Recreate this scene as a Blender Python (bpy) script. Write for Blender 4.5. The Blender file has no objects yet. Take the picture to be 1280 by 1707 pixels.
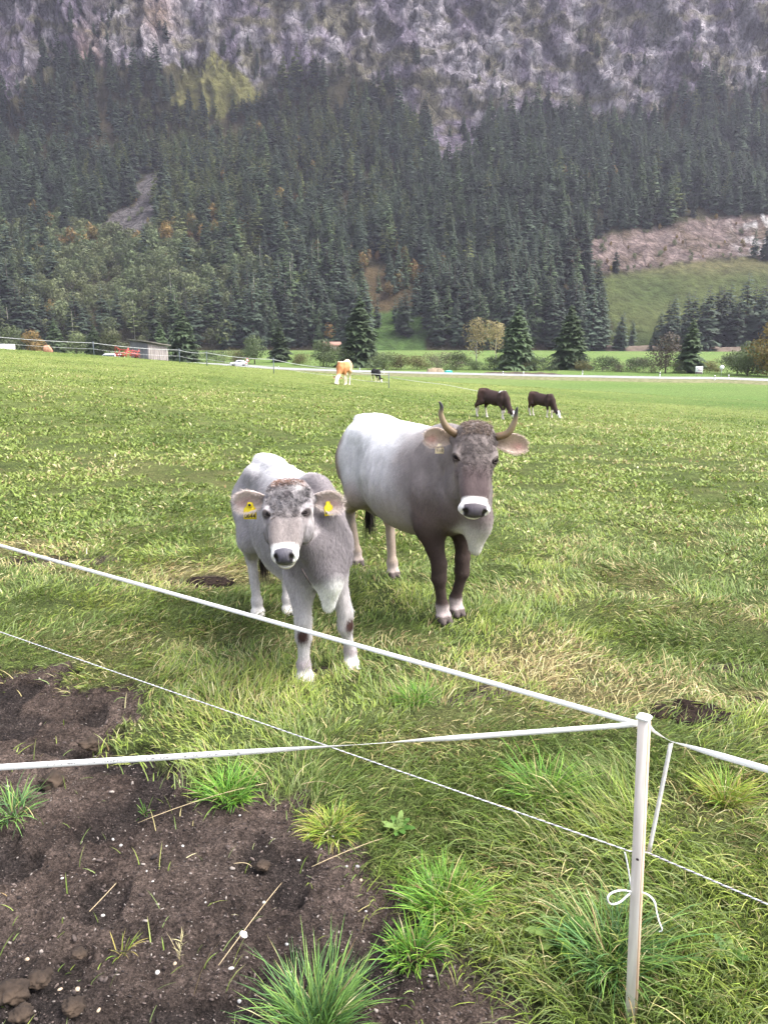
import bpy, math, random
import numpy as np
from mathutils import Vector, Matrix
random.seed(7); RNG = np.random.default_rng(11)
SC = bpy.context.scene
# ------------------------------------------------------------ camera, sky, sun, exposure
H_CAM = 1.75; PITCH = math.radians(12.9); FPX = 1282.0; CX, CY = 640.0, 853.5
HAZE = 0.00011
cam = bpy.data.cameras.new("camera"); camo = bpy.data.objects.new("camera", cam)
SC.collection.objects.link(camo); SC.camera = camo
camo.location = (0, 0, H_CAM); camo.rotation_euler = (math.pi/2 - PITCH, 0, 0)
cam.sensor_fit = 'VERTICAL'; cam.sensor_height = 24.0; cam.lens = 24.0*FPX/1707.0
cam.clip_start = 0.05; cam.clip_end = 6000
SUN_EL, SUN_AZ = math.radians(58), math.radians(98)      # azimuth clockwise from +Y: high on the right
world = bpy.data.worlds.new("World"); SC.world = world; world.use_nodes = True
wn = world.node_tree.nodes; wl = world.node_tree.links
sky = wn.new('ShaderNodeTexSky'); sky.sky_type = 'NISHITA'; sky.sun_disc = False
sky.sun_elevation = SUN_EL; sky.sun_rotation = SUN_AZ; sky.dust_density = 4.0; sky.air_density = 1.0
hs = wn.new('ShaderNodeHueSaturation'); hs.inputs['Saturation'].default_value = 0.42   # thin overcast veil
wl.new(sky.outputs[0], hs.inputs['Color'])
wl.new(hs.outputs[0], wn['Background'].inputs['Color']); wn['Background'].inputs['Strength'].default_value = 0.15
sl = bpy.data.lights.new("sun", 'SUN'); so = bpy.data.objects.new("sun", sl); SC.collection.objects.link(so)
sl.energy = 1.5; sl.angle = math.radians(35); sl.color = (1.0, 0.955, 0.90)
sd = Vector((math.sin(SUN_AZ)*math.cos(SUN_EL), math.cos(SUN_AZ)*math.cos(SUN_EL), math.sin(SUN_EL)))
so.rotation_euler = sd.to_track_quat('Z', 'Y').to_euler()
SC.view_settings.view_transform = 'Standard'; SC.view_settings.look = 'None'
SC.view_settings.exposure = 1.95; SC.view_settings.gamma = 1.0
SC.render.engine = 'CYCLES'
SC.cycles.max_bounces = 6; SC.cycles.diffuse_bounces = 3; SC.cycles.glossy_bounces = 2
SC.cycles.transmission_bounces = 3; SC.cycles.volume_bounces = 0; SC.cycles.transparent_max_bounces = 4
SC.cycles.use_denoising = True; SC.cycles.sample_clamp_indirect = 1.5; SC.cycles.sample_clamp_direct = 12
SC.cycles.caustics_reflective = False; SC.cycles.caustics_refractive = False

# ------------------------------------------------------------ photo pixels <-> world
cp, sp = math.cos(PITCH), math.sin(PITCH)
def ray(px, py):
    u = (px-CX)/FPX; v = (CY-py)/FPX
    return np.array([u, cp + v*sp, -sp + v*cp])
def P(px, py, Y):
    d = ray(px, py); t = Y/d[1]
    return np.array([d[0]*t, Y, H_CAM + d[2]*t])
def proj(x, y, z):
    zz = z - H_CAM
    dep = y*cp - zz*sp; up = y*sp + zz*cp
    dep = np.where(dep < 0.05, 0.05, dep)
    return CX + FPX*x/dep, CY - FPX*up/dep
# ------------------------------------------------------------ noise
def _h(ix, iy, iz, seed):
    n = (ix.astype(np.int64)*374761393 + iy.astype(np.int64)*668265263 + iz.astype(np.int64)*1274126177 + seed*974711) & 0xffffffff
    n = ((n ^ (n >> 13))*1274126177) & 0xffffffff
    n = ((n ^ (n >> 16))*2246822519) & 0xffffffff
    return ((n ^ (n >> 15)) & 0xffffff)/16777215.0
def vn(x, y, z=None, seed=0):
    x = np.asarray(x, float); y = np.asarray(y, float); z = np.zeros_like(x) if z is None else np.asarray(z, float)
    ix, iy, iz = np.floor(x), np.floor(y), np.floor(z); fx, fy, fz = x-ix, y-iy, z-iz
    fx = fx*fx*(3-2*fx); fy = fy*fy*(3-2*fy); fz = fz*fz*(3-2*fz)
    r = 0
    for dx in (0, 1):
        for dy in (0, 1):
            for dz in (0, 1):
                w = (fx if dx else 1-fx)*(fy if dy else 1-fy)*(fz if dz else 1-fz)
                r = r + w*_h(ix+dx, iy+dy, iz+dz, seed)
    return r
def fbm(x, y, z=None, oct=4, seed=0, ridged=False):
    a, s, t = 1.0, 0.0, 0.0; f = 1.0
    for o in range(oct):
        n = vn(np.asarray(x)*f, np.asarray(y)*f, None if z is None else np.asarray(z)*f, seed+o*17)
        if ridged: n = 1-abs(2*n-1)
        s = s + a*n; t += a; a *= .5; f *= 2.03
    return s/t
def cells(a, b, seed=0):
    # Worley cells: three random numbers of the nearest cell, offset from its centre, distance to the border
    ia, ib = np.floor(a), np.floor(b); best = np.full(a.shape, 9.); sec = best.copy(); out = [np.zeros(a.shape) for _ in range(5)]
    for da in (-1, 0, 1):
        for db in (-1, 0, 1):
            ca, cb_ = ia+da, ib+db; o = ca*0; pa = ca+_h(ca, cb_, o, seed); pb = cb_+_h(ca, cb_, o, seed+1); d = np.hypot(pa-a, pb-b)
            m = d < best; sec = np.where(m, best, np.minimum(sec, d)); best = np.where(m, d, best)
            for i, v in enumerate((_h(ca, cb_, o, seed+2), _h(ca, cb_, o, seed+3), _h(ca, cb_, o, seed+4), a-pa, b-pb)): out[i] = np.where(m, v, out[i])
    return (*out, sec-best)
def ss(a, b, x):
    t = np.clip((np.asarray(x, float)-a)/(b-a), 0, 1); return t*t*(3-2*t)
def inpoly(px, py, poly):
    px = np.asarray(px, float); py = np.asarray(py, float); ins = np.zeros(px.shape, bool)
    n = len(poly)
    for i in range(n):
        x0, y0 = poly[i]; x1, y1 = poly[(i+1) % n]
        if y0 == y1: continue
        c = ((y0 > py) != (y1 > py)) & (px < (x1-x0)*(py-y0)/(y1-y0)+x0)
        ins ^= c
    return ins
def blob(px, py, cx, cy, rx, ry):
    return np.exp(-(((px-cx)/rx)**2 + ((py-cy)/ry)**2))
# ------------------------------------------------------------ terrain height
VALLEY = -6.3
def g0(x, y):
    x = np.asarray(x, float); y = np.asarray(y, float)
    lat = np.where(x < 0, 6.5*np.tanh(-x/80.0), -0.06*x)
    F = -0.03*np.log1p(np.exp(np.clip((y-6)/1.5, -30, 30)))*1.5 + lat*ss(5, 26, y)
    k = 4.0
    F = F - 0.13*np.log1p(np.exp(np.clip((y-65)/k, -30, 200)))*k
    F = F + 0.16*(fbm(x/14, y/14, seed=5, oct=2)-.5)*ss(8, 20, y)
    w = 0.8; d = F-VALLEY
    return VALLEY + w*np.log1p(np.exp(np.clip(d/w, -30, 30))) + np.where(d/w > 30, d-30*w, 0)
def g(x, y): return float(g0(np.array([x]), np.array([y]))[0])
def G(px, py, far=500):
    d = ray(px, py); lo, hi = 0.3, None
    t = 0.5
    while t < far:
        if H_CAM + d[2]*t < g(d[0]*t, d[1]*t): hi = t; break
        lo = t; t *= 1.06
    if hi is None: hi = lo*1.06
    for _ in range(30):
        m = (lo+hi)/2
        if H_CAM + d[2]*m < g(d[0]*m, d[1]*m): hi = m
        else: lo = m
    return np.array([d[0]*hi, d[1]*hi, H_CAM+d[2]*hi])
def V(px, py):          # point of the flat valley floor seen at a pixel
    d = ray(px, py); t = (VALLEY-H_CAM)/d[2]; return np.array([d[0]*t, d[1]*t, VALLEY])
# ------------------------------------------------------------ objects and meshes
def link(o): SC.collection.objects.link(o); return o
def meta(o, label=None, cat=None, group=None, kind=None):
    for k, v in (('label', label), ('category', cat), ('group', group), ('kind', kind)):
        if v: o[k] = v
    return o
def empty(name, loc=(0, 0, 0), rz=0, **kw):
    o = link(bpy.data.objects.new(name, None)); o.location = loc; o.rotation_euler = (0, 0, rz); o.empty_display_size = .2
    return meta(o, **kw)
def mesh_np(name, verts, faces, mat=None, parent=None, cols=None, smooth=False, uv=None, **kw):
    """verts (n,3); faces: list of int arrays (m,3)/(m,4) or python list of tuples"""
    me = bpy.data.meshes.new(name)
    verts = np.asarray(verts, np.float32)
    if isinstance(faces, np.ndarray): faces = [faces]
    if len(faces) and not isinstance(faces[0], np.ndarray):
        li = [i for f in faces for i in f]; tot = [len(f) for f in faces]
        li = np.array(li, np.int32); tot = np.array(tot, np.int32)
    else:
        li = np.concatenate([f.ravel() for f in faces]).astype(np.int32)
        tot = np.concatenate([np.full(len(f), f.shape[1]) for f in faces]).astype(np.int32)
    me.vertices.add(len(verts)); me.vertices.foreach_set('co', verts.ravel())
    me.loops.add(len(li)); me.loops.foreach_set('vertex_index', li)
    me.polygons.add(len(tot)); st = np.zeros(len(tot), np.int32); st[1:] = np.cumsum(tot)[:-1]
    me.polygons.foreach_set('loop_start', st); me.polygons.foreach_set('loop_total', tot)
    if smooth: me.polygons.foreach_set('use_smooth', np.ones(len(tot), bool))
    me.update(calc_edges=True); me.validate()
    if cols is not None:
        cols = np.asarray(cols, np.float32)
        if cols.shape[1] == 3: cols = np.hstack([cols, np.ones((len(cols), 1), np.float32)])
        a = me.color_attributes.new('Col', 'FLOAT_COLOR', 'POINT'); a.data.foreach_set('color', cols.ravel())
    o = bpy.data.objects.new(name, me); link(o)
    if mat: me.materials.append(mat)
    if parent: o.parent = parent
    return meta(o, **kw)
class MB:
    """collects simple solids into one mesh"""
    def __init__(s): s.v = []; s.f = []
    def add(s, vs, fs):
        n = len(s.v); s.v += [tuple(map(float, v)) for v in vs]; s.f += [tuple(i+n for i in f) for f in fs]; return s
    def box(s, c, d, R=None, taper=1.0, bev=0.0):
        c = np.array(c, float); hx, hy, hz = d[0]/2, d[1]/2, d[2]/2
        b = min(bev, hx*.9, hy*.9, hz*.9) if bev else 0
        vs = []; fs = []
        if b:
            rings = [(-hz, b), (-hz+b, 0), (hz-b, 0), (hz, b)]
        else: rings = [(-hz, 0), (hz, 0)]
        for z, ins in rings:
            k = taper if z > 0 else 1.0
            X, Y = (hx-ins)*k, (hy-ins)*k; e = b*.6
            if b: vs += [(-X+e, -Y, z), (X-e, -Y, z), (X, -Y+e, z), (X, Y-e, z), (X-e, Y, z), (-X+e, Y, z), (-X, Y-e, z), (-X, -Y+e, z)]
            else: vs += [(-X, -Y, z), (X, -Y, z), (X, Y, z), (-X, Y, z)]
        m = 8 if b else 4
        for r in range(len(rings)-1):
            for i in range(m): fs.append((r*m+i, r*m+(i+1) % m, (r+1)*m+(i+1) % m, (r+1)*m+i))
        fs.append(tuple(reversed(range(m)))); fs.append(tuple(range((len(rings)-1)*m, len(rings)*m)))
        vs = np.array(vs)
        if R is not None: vs = vs @ np.array(R).T
        return s.add(vs+c, fs)
    def tube(s, pts, r, n=8, cap=True, flat=None):
        pts = [np.array(p, float) for p in pts]; k = len(pts)
        rs = r if hasattr(r, '__len__') else [r]*k
        up = np.array([0, 0, 1.0]); vs = []; fs = []
        for i in range(k):
            t = pts[min(i+1, k-1)]-pts[max(i-1, 0)]; t = t/(np.linalg.norm(t)+1e-9)
            if i == 0: a = np.cross(t, up if abs(t[2]) < .95 else np.array([1.0, 0, 0]))
            else: a = a - t*a.dot(t)
            a = a/(np.linalg.norm(a)+1e-9); b = np.cross(t, a)
            for j in range(n):
                th = 2*math.pi*j/n
                vs.append(pts[i]+rs[i]*(math.cos(th)*a+math.sin(th)*b*(flat or 1)))
        for i in range(k-1):
            for j in range(n): fs.append((i*n+j, i*n+(j+1) % n, (i+1)*n+(j+1) % n, (i+1)*n+j))
        if cap: fs.append(tuple(reversed(range(n)))); fs.append(tuple(range((k-1)*n, k*n)))
        return s.add(vs, fs)
    def sphere(s, c, r, nu=10, nv=7, R=None):
        r = np.array(r if hasattr(r, '__len__') else [r]*3, float); vs = []; fs = []
        for i in range(nv+1):
            ph = math.pi*i/nv
            for j in range(nu):
                th = 2*math.pi*j/nu; vs.append((math.sin(ph)*math.cos(th), math.sin(ph)*math.sin(th), math.cos(ph)))
        for i in range(nv):
            for j in range(nu): fs.append((i*nu+j, (i+1)*nu+j, (i+1)*nu+(j+1) % nu, i*nu+(j+1) % nu))
        vs = np.array(vs)*r
        if R is not None: vs = vs @ np.array(R).T
        return s.add(vs+np.array(c), fs)
    def build(s, name, mat, parent=None, smooth=False, **kw):
        o = mesh_np(name, np.array(s.v), s.f, mat, parent, smooth=smooth, **kw)
        return o
def ico(sub, rough, seed, sc=(1, 1, 1)):
    import bmesh
    bm = bmesh.new(); bmesh.ops.create_icosphere(bm, subdivisions=sub, radius=1)
    v = np.array([x.co[:] for x in bm.verts]); f = np.array([[y.index for y in x.verts] for x in bm.faces]); bm.free()
    n = fbm(v[:, 0]*1.7+seed, v[:, 1]*1.7, v[:, 2]*1.7, seed=seed, oct=3)
    v = v*(1+rough*(n-.5)*2)[:, None]*np.array(sc)
    return v, f
# ------------------------------------------------------------ materials
def mat(name, col=(.5, .5, .5), rough=.7, attr=False, metal=0, spec=.3):
    m = bpy.data.materials.new(name); m.use_nodes = True
    b = m.node_tree.nodes['Principled BSDF']; b.inputs['Base Color'].default_value = (*col, 1)
    b.inputs['Roughness'].default_value = rough; b.inputs['Metallic'].default_value = metal
    b.inputs['Specular IOR Level'].default_value = spec
    m['b'] = 1
    return m
def N(m, t, **kw):
    n = m.node_tree.nodes.new(t)
    for k, v in kw.items():
        if k in n.inputs: n.inputs[k].default_value = v
        else: setattr(n, k, v)
    return n
def L(m, a, b): m.node_tree.links.new(a, b)
def bsdf(m): return m.node_tree.nodes['Principled BSDF']
def var_mat(name, c1, c2, scale=6, rough=.75, bump=.3, stretch=(1, 1, 1), dist=.02, spec=.3, detail=6):
    """two-tone noise material with bump, object coordinates"""
    m = mat(name, c1, rough, spec=spec); tc = N(m, 'ShaderNodeTexCoord'); mp = N(m, 'ShaderNodeMapping')
    mp.inputs['Scale'].default_value = stretch; L(m, tc.outputs['Object'], mp.inputs[0])
    n = N(m, 'ShaderNodeTexNoise', Scale=scale, Detail=detail); L(m, mp.outputs[0], n.inputs['Vector'])
    r = N(m, 'ShaderNodeValToRGB'); r.color_ramp.elements[0].position = .35; r.color_ramp.elements[1].position = .65
    r.color_ramp.elements[0].color = (*c1, 1); r.color_ramp.elements[1].color = (*c2, 1)
    L(m, n.outputs[0], r.inputs[0]); L(m, r.outputs[0], bsdf(m).inputs['Base Color'])
    if bump:
        bp = N(m, 'ShaderNodeBump', Strength=bump, Distance=dist); L(m, n.outputs[0], bp.inputs['Height']); L(m, bp.outputs[0], bsdf(m).inputs['Normal'])
    return m
def leaf_mat(name, col=None, var=.35, trans=.3, rough=.55, hue=.0, bright=1.0):
    """foliage: colour attribute (col None) or flat colour, varied per object instance"""
    m = mat(name, col or (.1, .2, .05), rough, spec=.25); b = bsdf(m)
    if col is None:
        src = N(m, 'ShaderNodeAttribute', attribute_name='Col').outputs['Color']
    else:
        src = N(m, 'ShaderNodeRGB').outputs[0]; src.default_value = (*col, 1)
        a = N(m, 'ShaderNodeAttribute', attribute_name='Col')
        mx0 = N(m, 'ShaderNodeMixRGB', blend_type='MULTIPLY'); mx0.inputs[0].default_value = 1
        L(m, src, mx0.inputs[1]); L(m, a.outputs['Color'], mx0.inputs[2]); src = mx0.outputs[0]
    oi = N(m, 'ShaderNodeObjectInfo'); mr = N(m, 'ShaderNodeMapRange'); L(m, oi.outputs['Random'], mr.inputs[0])
    mr.inputs['To Min'].default_value = (1-var)*bright; mr.inputs['To Max'].default_value = (1+var)*bright
    hv = N(m, 'ShaderNodeHueSaturation'); L(m, src, hv.inputs['Color']); L(m, mr.outputs[0], hv.inputs['Value'])
    if hue:
        m2 = N(m, 'ShaderNodeMath', operation='MULTIPLY'); L(m, oi.outputs['Random'], m2.inputs[0]); m2.inputs[1].default_value = 37.7
        m3 = N(m, 'ShaderNodeMath', operation='FRACT'); L(m, m2.outputs[0], m3.inputs[0])
        mr2 = N(m, 'ShaderNodeMapRange'); L(m, m3.outputs[0], mr2.inputs[0]); mr2.inputs['To Min'].default_value = .5-hue; mr2.inputs['To Max'].default_value = .5+hue*.5
        L(m, mr2.outputs[0], hv.inputs['Hue'])
    L(m, hv.outputs[0], b.inputs['Base Color'])
    if trans:
        t = N(m, 'ShaderNodeBsdfTranslucent'); L(m, hv.outputs[0], t.inputs[0])
        mx = N(m, 'ShaderNodeMixShader'); mx.inputs[0].default_value = trans
        L(m, b.outputs[0], mx.inputs[1]); L(m, t.outputs[0], mx.inputs[2])
        L(m, mx.outputs[0], m.node_tree.nodes['Material Output'].inputs['Surface'])
    return m
# ------------------------------------------------------------ ground sheet
SOIL = [(-900, 1100), (0, 1092), (110, 1105), (190, 1170), (235, 1225), (330, 1300), (420, 1330), (520, 1335), (640, 1395), (700, 1440),
        (705, 1520), (800, 1600), (880, 1640), (930, 1760), (1000, 2600), (-2500, 2600)]
def soil_at(x, y):
    """0..1 bare soil, from positions on the ground"""
    px, py = proj(x, y, np.zeros_like(np.asarray(x, float)))
    px = np.where(np.asarray(y) < .35, -500, px); py = np.where(np.asarray(y) < .35, 2000, py)
    jx = (fbm(x*3.2, y*3.2, seed=21, oct=4)-.5)*170; jy = (fbm(x*3.2, y*3.2, seed=31, oct=4)-.5)*150
    fx_ = (fbm(x*15, y*15, seed=23, oct=3)-.5)*90; fy_ = (fbm(x*15, y*15, seed=24, oct=3)-.5)*80
    m = inpoly(px+jx+fx_, py+jy+fy_, SOIL).astype(float)
    for (bx, by, rx, ry) in ((110, 930, 110, 16), (330, 962, 60, 14), (1150, 1190, 70, 22), (520, 1120, 40, 12), (800, 1150, 90, 14), (760, 1620, 110, 60), (1230, 1100, 70, 12)):
        m = np.maximum(m, (blob(px+jx*.4, py+jy*.25, bx, by, rx, ry) > .5)*(.75 if by > 1000 else .8))
    return m
def dry_at(x, y):
    px, py = proj(x, y, np.zeros_like(np.asarray(x, float)))
    d = 0
    for (bx, by, rx, ry, a) in ((40, 905, 170, 35, .8), (330, 950, 160, 25, .7), (860, 1110, 190, 38, .95), (1080, 1165, 200, 45, .9), (1180, 1330, 160, 50, .45),
                                (300, 790, 200, 25, .35), (640, 1075, 120, 20, .5), (700, 1240, 160, 30, .4), (180, 1060, 150, 25, .5), (880, 1450, 140, 40, .35), (1000, 960, 220, 40, .3)):
        d = np.maximum(d, a*blob(px, py, bx, by, rx, ry))
    n = fbm(x*2.1, y*2.1, seed=41, oct=4)
    return np.clip(d*1.1+(n-.5)*1.1, 0, 1)
def axis(a, b, h, lo, hi, gr):
    c = list(np.arange(a, b, h)); s = h; v = b
    while v < hi: c.append(v); s *= gr; v += s
    c.append(hi); s = h; v = a-h; left = []
    while v > lo: left.append(v); s *= gr; v -= s
    left.append(lo); return np.array(left[::-1]+c)
def grid_faces(nx, ny):
    i = np.arange(nx*ny).reshape(ny, nx)
    return np.stack([i[:-1, :-1], i[:-1, 1:], i[1:, 1:], i[1:, :-1]], -1).reshape(-1, 4)
def gz(x, y):
    """full ground height with clods, ruts and hoof prints"""
    z = g0(x, y); s = soil_at(x, y); r = np.hypot(x, y)
    near = 1-ss(6, 12, r)
    z = z + near*(fbm(x*2.2, y*2.2, seed=3, oct=3)-.5)*.07
    cl = fbm(x*14, y*14, seed=8, oct=4, ridged=True)
    z = z + s*near*((fbm(x*6, y*6, seed=9, oct=3)-.5)*.06 + (cl-.5)*.034 - .02 + (fbm(x*34, y*34, seed=12, oct=2)-.5)*.022)
    z = z - s*near*.030*ss(.66, .76, vn(x*6.5, y*6.5, seed=14))
    return z
xs = axis(-2.3, 1.2, .0145, -1500, 1500, 1.045); ys = axis(.9, 4.0, .0145, -40, 1600, 1.035)
GXX, GYY = np.meshgrid(xs, ys); gx, gy = GXX.ravel(), GYY.ravel()
GS = soil_at(gx, gy); GD = dry_at(gx, gy)
gzz = gz(gx, gy)
px, py = proj(gx, gy, gzz); rr = np.hypot(gx, gy)
def mixc(a, b, t): t = np.asarray(t)[:, None]; return np.asarray(a)*(1-t)+np.asarray(b)*t
n1 = fbm(gx*.35, gy*.35, seed=51, oct=4); n2 = fbm(gx*3, gy*3, seed=52, oct=3); n3 = fbm(gx*.06, gy*.12, seed=53, oct=3)
base = mixc((.095, .125, .035), (.18, .155, .07), np.clip(GD*.9+(n2-.5)*.5, 0, 1))
far = mixc((.105, .150, .036), (.20, .235, .068), np.clip((n1-.5)*1.6+.45+(n3-.5)*1.2, 0, 1))
base = mixc(base, far, ss(9, 38, rr))
mown = mixc((.075, .135, .030), (.125, .165, .05), np.clip(n3*1.4-.2, 0, 1))       # smooth mown meadow beyond the crest
right = ss(.10, .5, gx/np.maximum(gy, 1))*ss(34, 56, gy)
base = mixc(base, mown, np.maximum(ss(66, 80, gy), right))
soil = mixc((.056, .040, .034), (.155, .115, .095), np.clip(n2*1.5-.3+(fbm(gx*20, gy*20, seed=55, oct=2)-.5)*.7, 0, 1))
wet = np.maximum(blob(px, py, 60, 1670, 130, 90), .75*ss(.62, .76, vn(gx*6.5, gy*6.5, seed=14))); wet = np.maximum(wet, .3*ss(.55, .72, fbm(gx*1.3, gy*1.3, seed=57, oct=3)))
soil = mixc(soil, (.028, .024, .024), np.clip(wet*.9, 0, .8))
gcol = mixc(base, soil, np.clip(GS*1.1, 0, 1)*(1-ss(12, 16, rr)))
# water ditch shadow bank and the brown bank at the far edge of the meadow
mg = mat('ground_cover', rough=.95, spec=.15); b = bsdf(mg)
at = N(mg, 'ShaderNodeAttribute', attribute_name='Col'); tc = N(mg, 'ShaderNodeTexCoord')
nA = N(mg, 'ShaderNodeTexNoise', Scale=38, Detail=8); nA.inputs['Roughness'].default_value = .7; L(mg, tc.outputs['Object'], nA.inputs['Vector'])
nB = N(mg, 'ShaderNodeTexNoise', Scale=3.1, Detail=10); nB.inputs['Roughness'].default_value = .75; L(mg, tc.outputs['Object'], nB.inputs['Vector'])
ad = N(mg, 'ShaderNodeMath', operation='MULTIPLY'); L(mg, nA.outputs[0], ad.inputs[0]); L(mg, nB.outputs[0], ad.inputs[1])
mr = N(mg, 'ShaderNodeMapRange'); L(mg, ad.outputs[0], mr.inputs[0]); mr.inputs['From Min'].default_value = .12; mr.inputs['From Max'].default_value = .40
mr.inputs['To Min'].default_value = .35; mr.inputs['To Max'].default_value = 1.75
nC = N(mg, 'ShaderNodeTexNoise', Scale=115, Detail=5); nC.inputs['Roughness'].default_value = .65; L(mg, tc.outputs['Object'], nC.inputs['Vector'])
vC = N(mg, 'ShaderNodeTexVoronoi', Scale=95); L(mg, tc.outputs['Object'], vC.inputs['Vector']); sC = N(mg, 'ShaderNodeSeparateColor'); L(mg, vC.outputs['Color'], sC.inputs[0])
mC = N(mg, 'ShaderNodeMapRange'); L(mg, nC.outputs[0], mC.inputs[0]); mC.inputs['From Min'].default_value = .32; mC.inputs['From Max'].default_value = .68; mC.inputs['To Min'].default_value = .35; mC.inputs['To Max'].default_value = 1.55
mD = N(mg, 'ShaderNodeMapRange'); L(mg, sC.outputs[0], mD.inputs[0]); mD.inputs['To Min'].default_value = .6; mD.inputs['To Max'].default_value = 1.45
mE = N(mg, 'ShaderNodeMath', operation='MULTIPLY'); L(mg, mC.outputs[0], mE.inputs[0]); L(mg, mD.outputs[0], mE.inputs[1]); mF = N(mg, 'ShaderNodeMath', operation='MULTIPLY'); L(mg, mE.outputs[0], mF.inputs[0]); L(mg, mr.outputs[0], mF.inputs[1])
mm = N(mg, 'ShaderNodeMixRGB', blend_type='MULTIPLY'); mm.inputs[0].default_value = 1; L(mg, at.outputs['Color'], mm.inputs[1]); L(mg, mF.outputs[0], mm.inputs[2])
L(mg, mm.outputs[0], b.inputs['Base Color'])
bp = N(mg, 'ShaderNodeBump', Strength=1.0, Distance=.03); L(mg, ad.outputs[0], bp.inputs['Height']); bp2 = N(mg, 'ShaderNodeBump', Strength=1.0, Distance=.012); L(mg, mE.outputs[0], bp2.inputs['Height']); L(mg, bp.outputs[0], bp2.inputs['Normal']); L(mg, bp2.outputs[0], b.inputs['Normal'])
mesh_np('ground', np.stack([gx, gy, gzz], 1), grid_faces(len(xs), len(ys)), mg, cols=gcol, smooth=True, kind='structure',
        label='grazed green pasture with bare dark soil in the near corner')

# ------------------------------------------------------------ grass
class Blades:
    def __init__(s): s.V = []; s.F = []; s.C = []; s.n = 0
    def add(s, root, Ln, W, az, e0, e1, col, seg=3, tw=None, tipcol=None, shape='grass'):
        n = len(root)
        if n == 0: return
        az = np.asarray(az); h = np.stack([np.cos(az), np.sin(az), 0*az], 1)
        tw = RNG.normal(0, .5, n) if tw is None else tw
        side0 = np.stack([-np.sin(az), np.cos(az), 0*az], 1)
        p = root.copy(); pts = [p.copy()]; ups = []
        for k in range(seg):
            e = e0+(e1-e0)*((k+.5)/seg); d = h*np.cos(e)[:, None]; d[:, 2] = np.sin(e)
            p = p + d*(Ln/seg)[:, None]; pts.append(p.copy()); ups.append(d)
        nv = 2*seg+1; V = np.zeros((n, nv, 3), np.float32); C = np.zeros((n, nv, 3), np.float32)
        for k in range(seg):
            t = k/seg
            w = {'grass': 1-.55*t, 'leaf': [.25, .95, 1.0, .7][min(k, 3)]}[shape] if seg > 1 else 1
            nrm = np.cross(ups[k], side0); sd_ = side0*np.cos(tw)[:, None]+nrm*np.sin(tw)[:, None]
            V[:, 2*k] = pts[k]-sd_*(W*w/2)[:, None]; V[:, 2*k+1] = pts[k]+sd_*(W*w/2)[:, None]
            C[:, 2*k] = C[:, 2*k+1] = col if tipcol is None else col*(1-t)+tipcol*t
        V[:, -1] = pts[seg]; C[:, -1] = col if tipcol is None else tipcol
        f = []
        for k in range(seg-1): f += [(2*k, 2*k+1, 2*k+3), (2*k, 2*k+3, 2*k+2)]
        f.append((2*seg-2, 2*seg-1, 2*seg))
        f = np.array(f)[None]+(np.arange(n)*nv)[:, None, None]+s.n
        s.V.append(V.reshape(-1, 3)); s.C.append(C.reshape(-1, 3)); s.F.append(f.reshape(-1, 3)); s.n += n*nv
    def build(s, name, mat, parent=None, **kw):
        return mesh_np(name, np.concatenate(s.V), np.concatenate(s.F), mat, parent, cols=np.concatenate(s.C), smooth=True, **kw)
GREENS = np.array([(.145, .210, .040), (.198, .268, .048), (.262, .325, .062), (.325, .352, .098), (.110, .160, .040), (.175, .225, .082)])
STRAW = np.array([(.42, .36, .17), (.33, .28, .13), (.24, .17, .08), (.50, .46, .26)])
def pick(arr, n, p=None): return arr[RNG.choice(len(arr), n, p=p)]
grass_m = leaf_mat('grass_blade', None, var=0, trans=.28, rough=.5)
def polar(n, r0, r1, pw, a0=-.72, a1=.72):
    """positions in the wedge the photo looks into (and some to the sides), areal density ~ r^-pw"""
    u = RNG.random(n); e = 2-pw
    r = (r0**e+u*(r1**e-r0**e))**(1/e) if abs(e) > 1e-6 else r0*(r1/r0)**u
    a = RNG.uniform(a0, a1, n); return r*np.sin(a), r*np.cos(a), r
GR = Blades()
# long lodged grass near the fence, r 0.8..9
x, y, r = polar(390000, .85, 9.5, 1.55, -.92, .92)
s_ = soil_at(x+RNG.normal(0, .045, len(x)), y+RNG.normal(0, .06, len(x))); d_ = dry_at(x, y); cl = fbm(x*4.5, y*4.5, seed=61, oct=3)
keep = RNG.random(len(x)) < (1-s_*.992)*np.clip(.45+1.5*(cl-.28), .35, 1)*(1-.25*d_)
x, y, r, d_, cl = x[keep], y[keep], r[keep], d_[keep], cl[keep]; n = len(x)
lod = np.clip(r/3.0, .85, 3)**.75
px, py = proj(x, y, 0*x)
tall = np.clip(.55+1.1*(cl-.4)+.45*ss(500, 900, px)*ss(1180, 1350, py), .35, 1.6)
Ln = RNG.gamma(6, .0145, n)*tall*(1-.35*ss(4.5, 9, r))
fl = fbm(x*1.1, y*1.1, seed=71, oct=3)*4*math.pi + RNG.normal(0, .75, n)
flat = np.clip(RNG.normal(.55, .28, n)+(d_-.3)*.5, 0, 1)
e0 = 1.45-flat*1.0; e1 = e0-.5-RNG.random(n)*1.1; e1 = np.maximum(e1, -.35*(1-.4*flat)); e0 = np.maximum(e0, .25)
gc = np.clip(RNG.normal(.38, .2, n)+(fbm(x*1.6, y*1.6, seed=81, oct=3)-.5)*1.5, 0, .999)
col = GREENS[[4, 0, 5, 1, 2, 3]][(gc*6).astype(int)]
isd = RNG.random(n) < np.clip(.06+d_*.8, 0, .88)
col = np.where(isd[:, None], pick(STRAW, n, [.3, .33, .22, .15]), col)*RNG.uniform(.75, 1.25, n)[:, None]
root = np.stack([x, y, gz(x, y)-.004], 1)
tip = np.where((RNG.random(n) < .15)[:, None], col*.5+STRAW[0]*.5, col*1.12)
GR.add(root, Ln, RNG.uniform(.0026, .0055, n)*lod, fl, e0, e1, col, 3, tipcol=tip)
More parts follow.
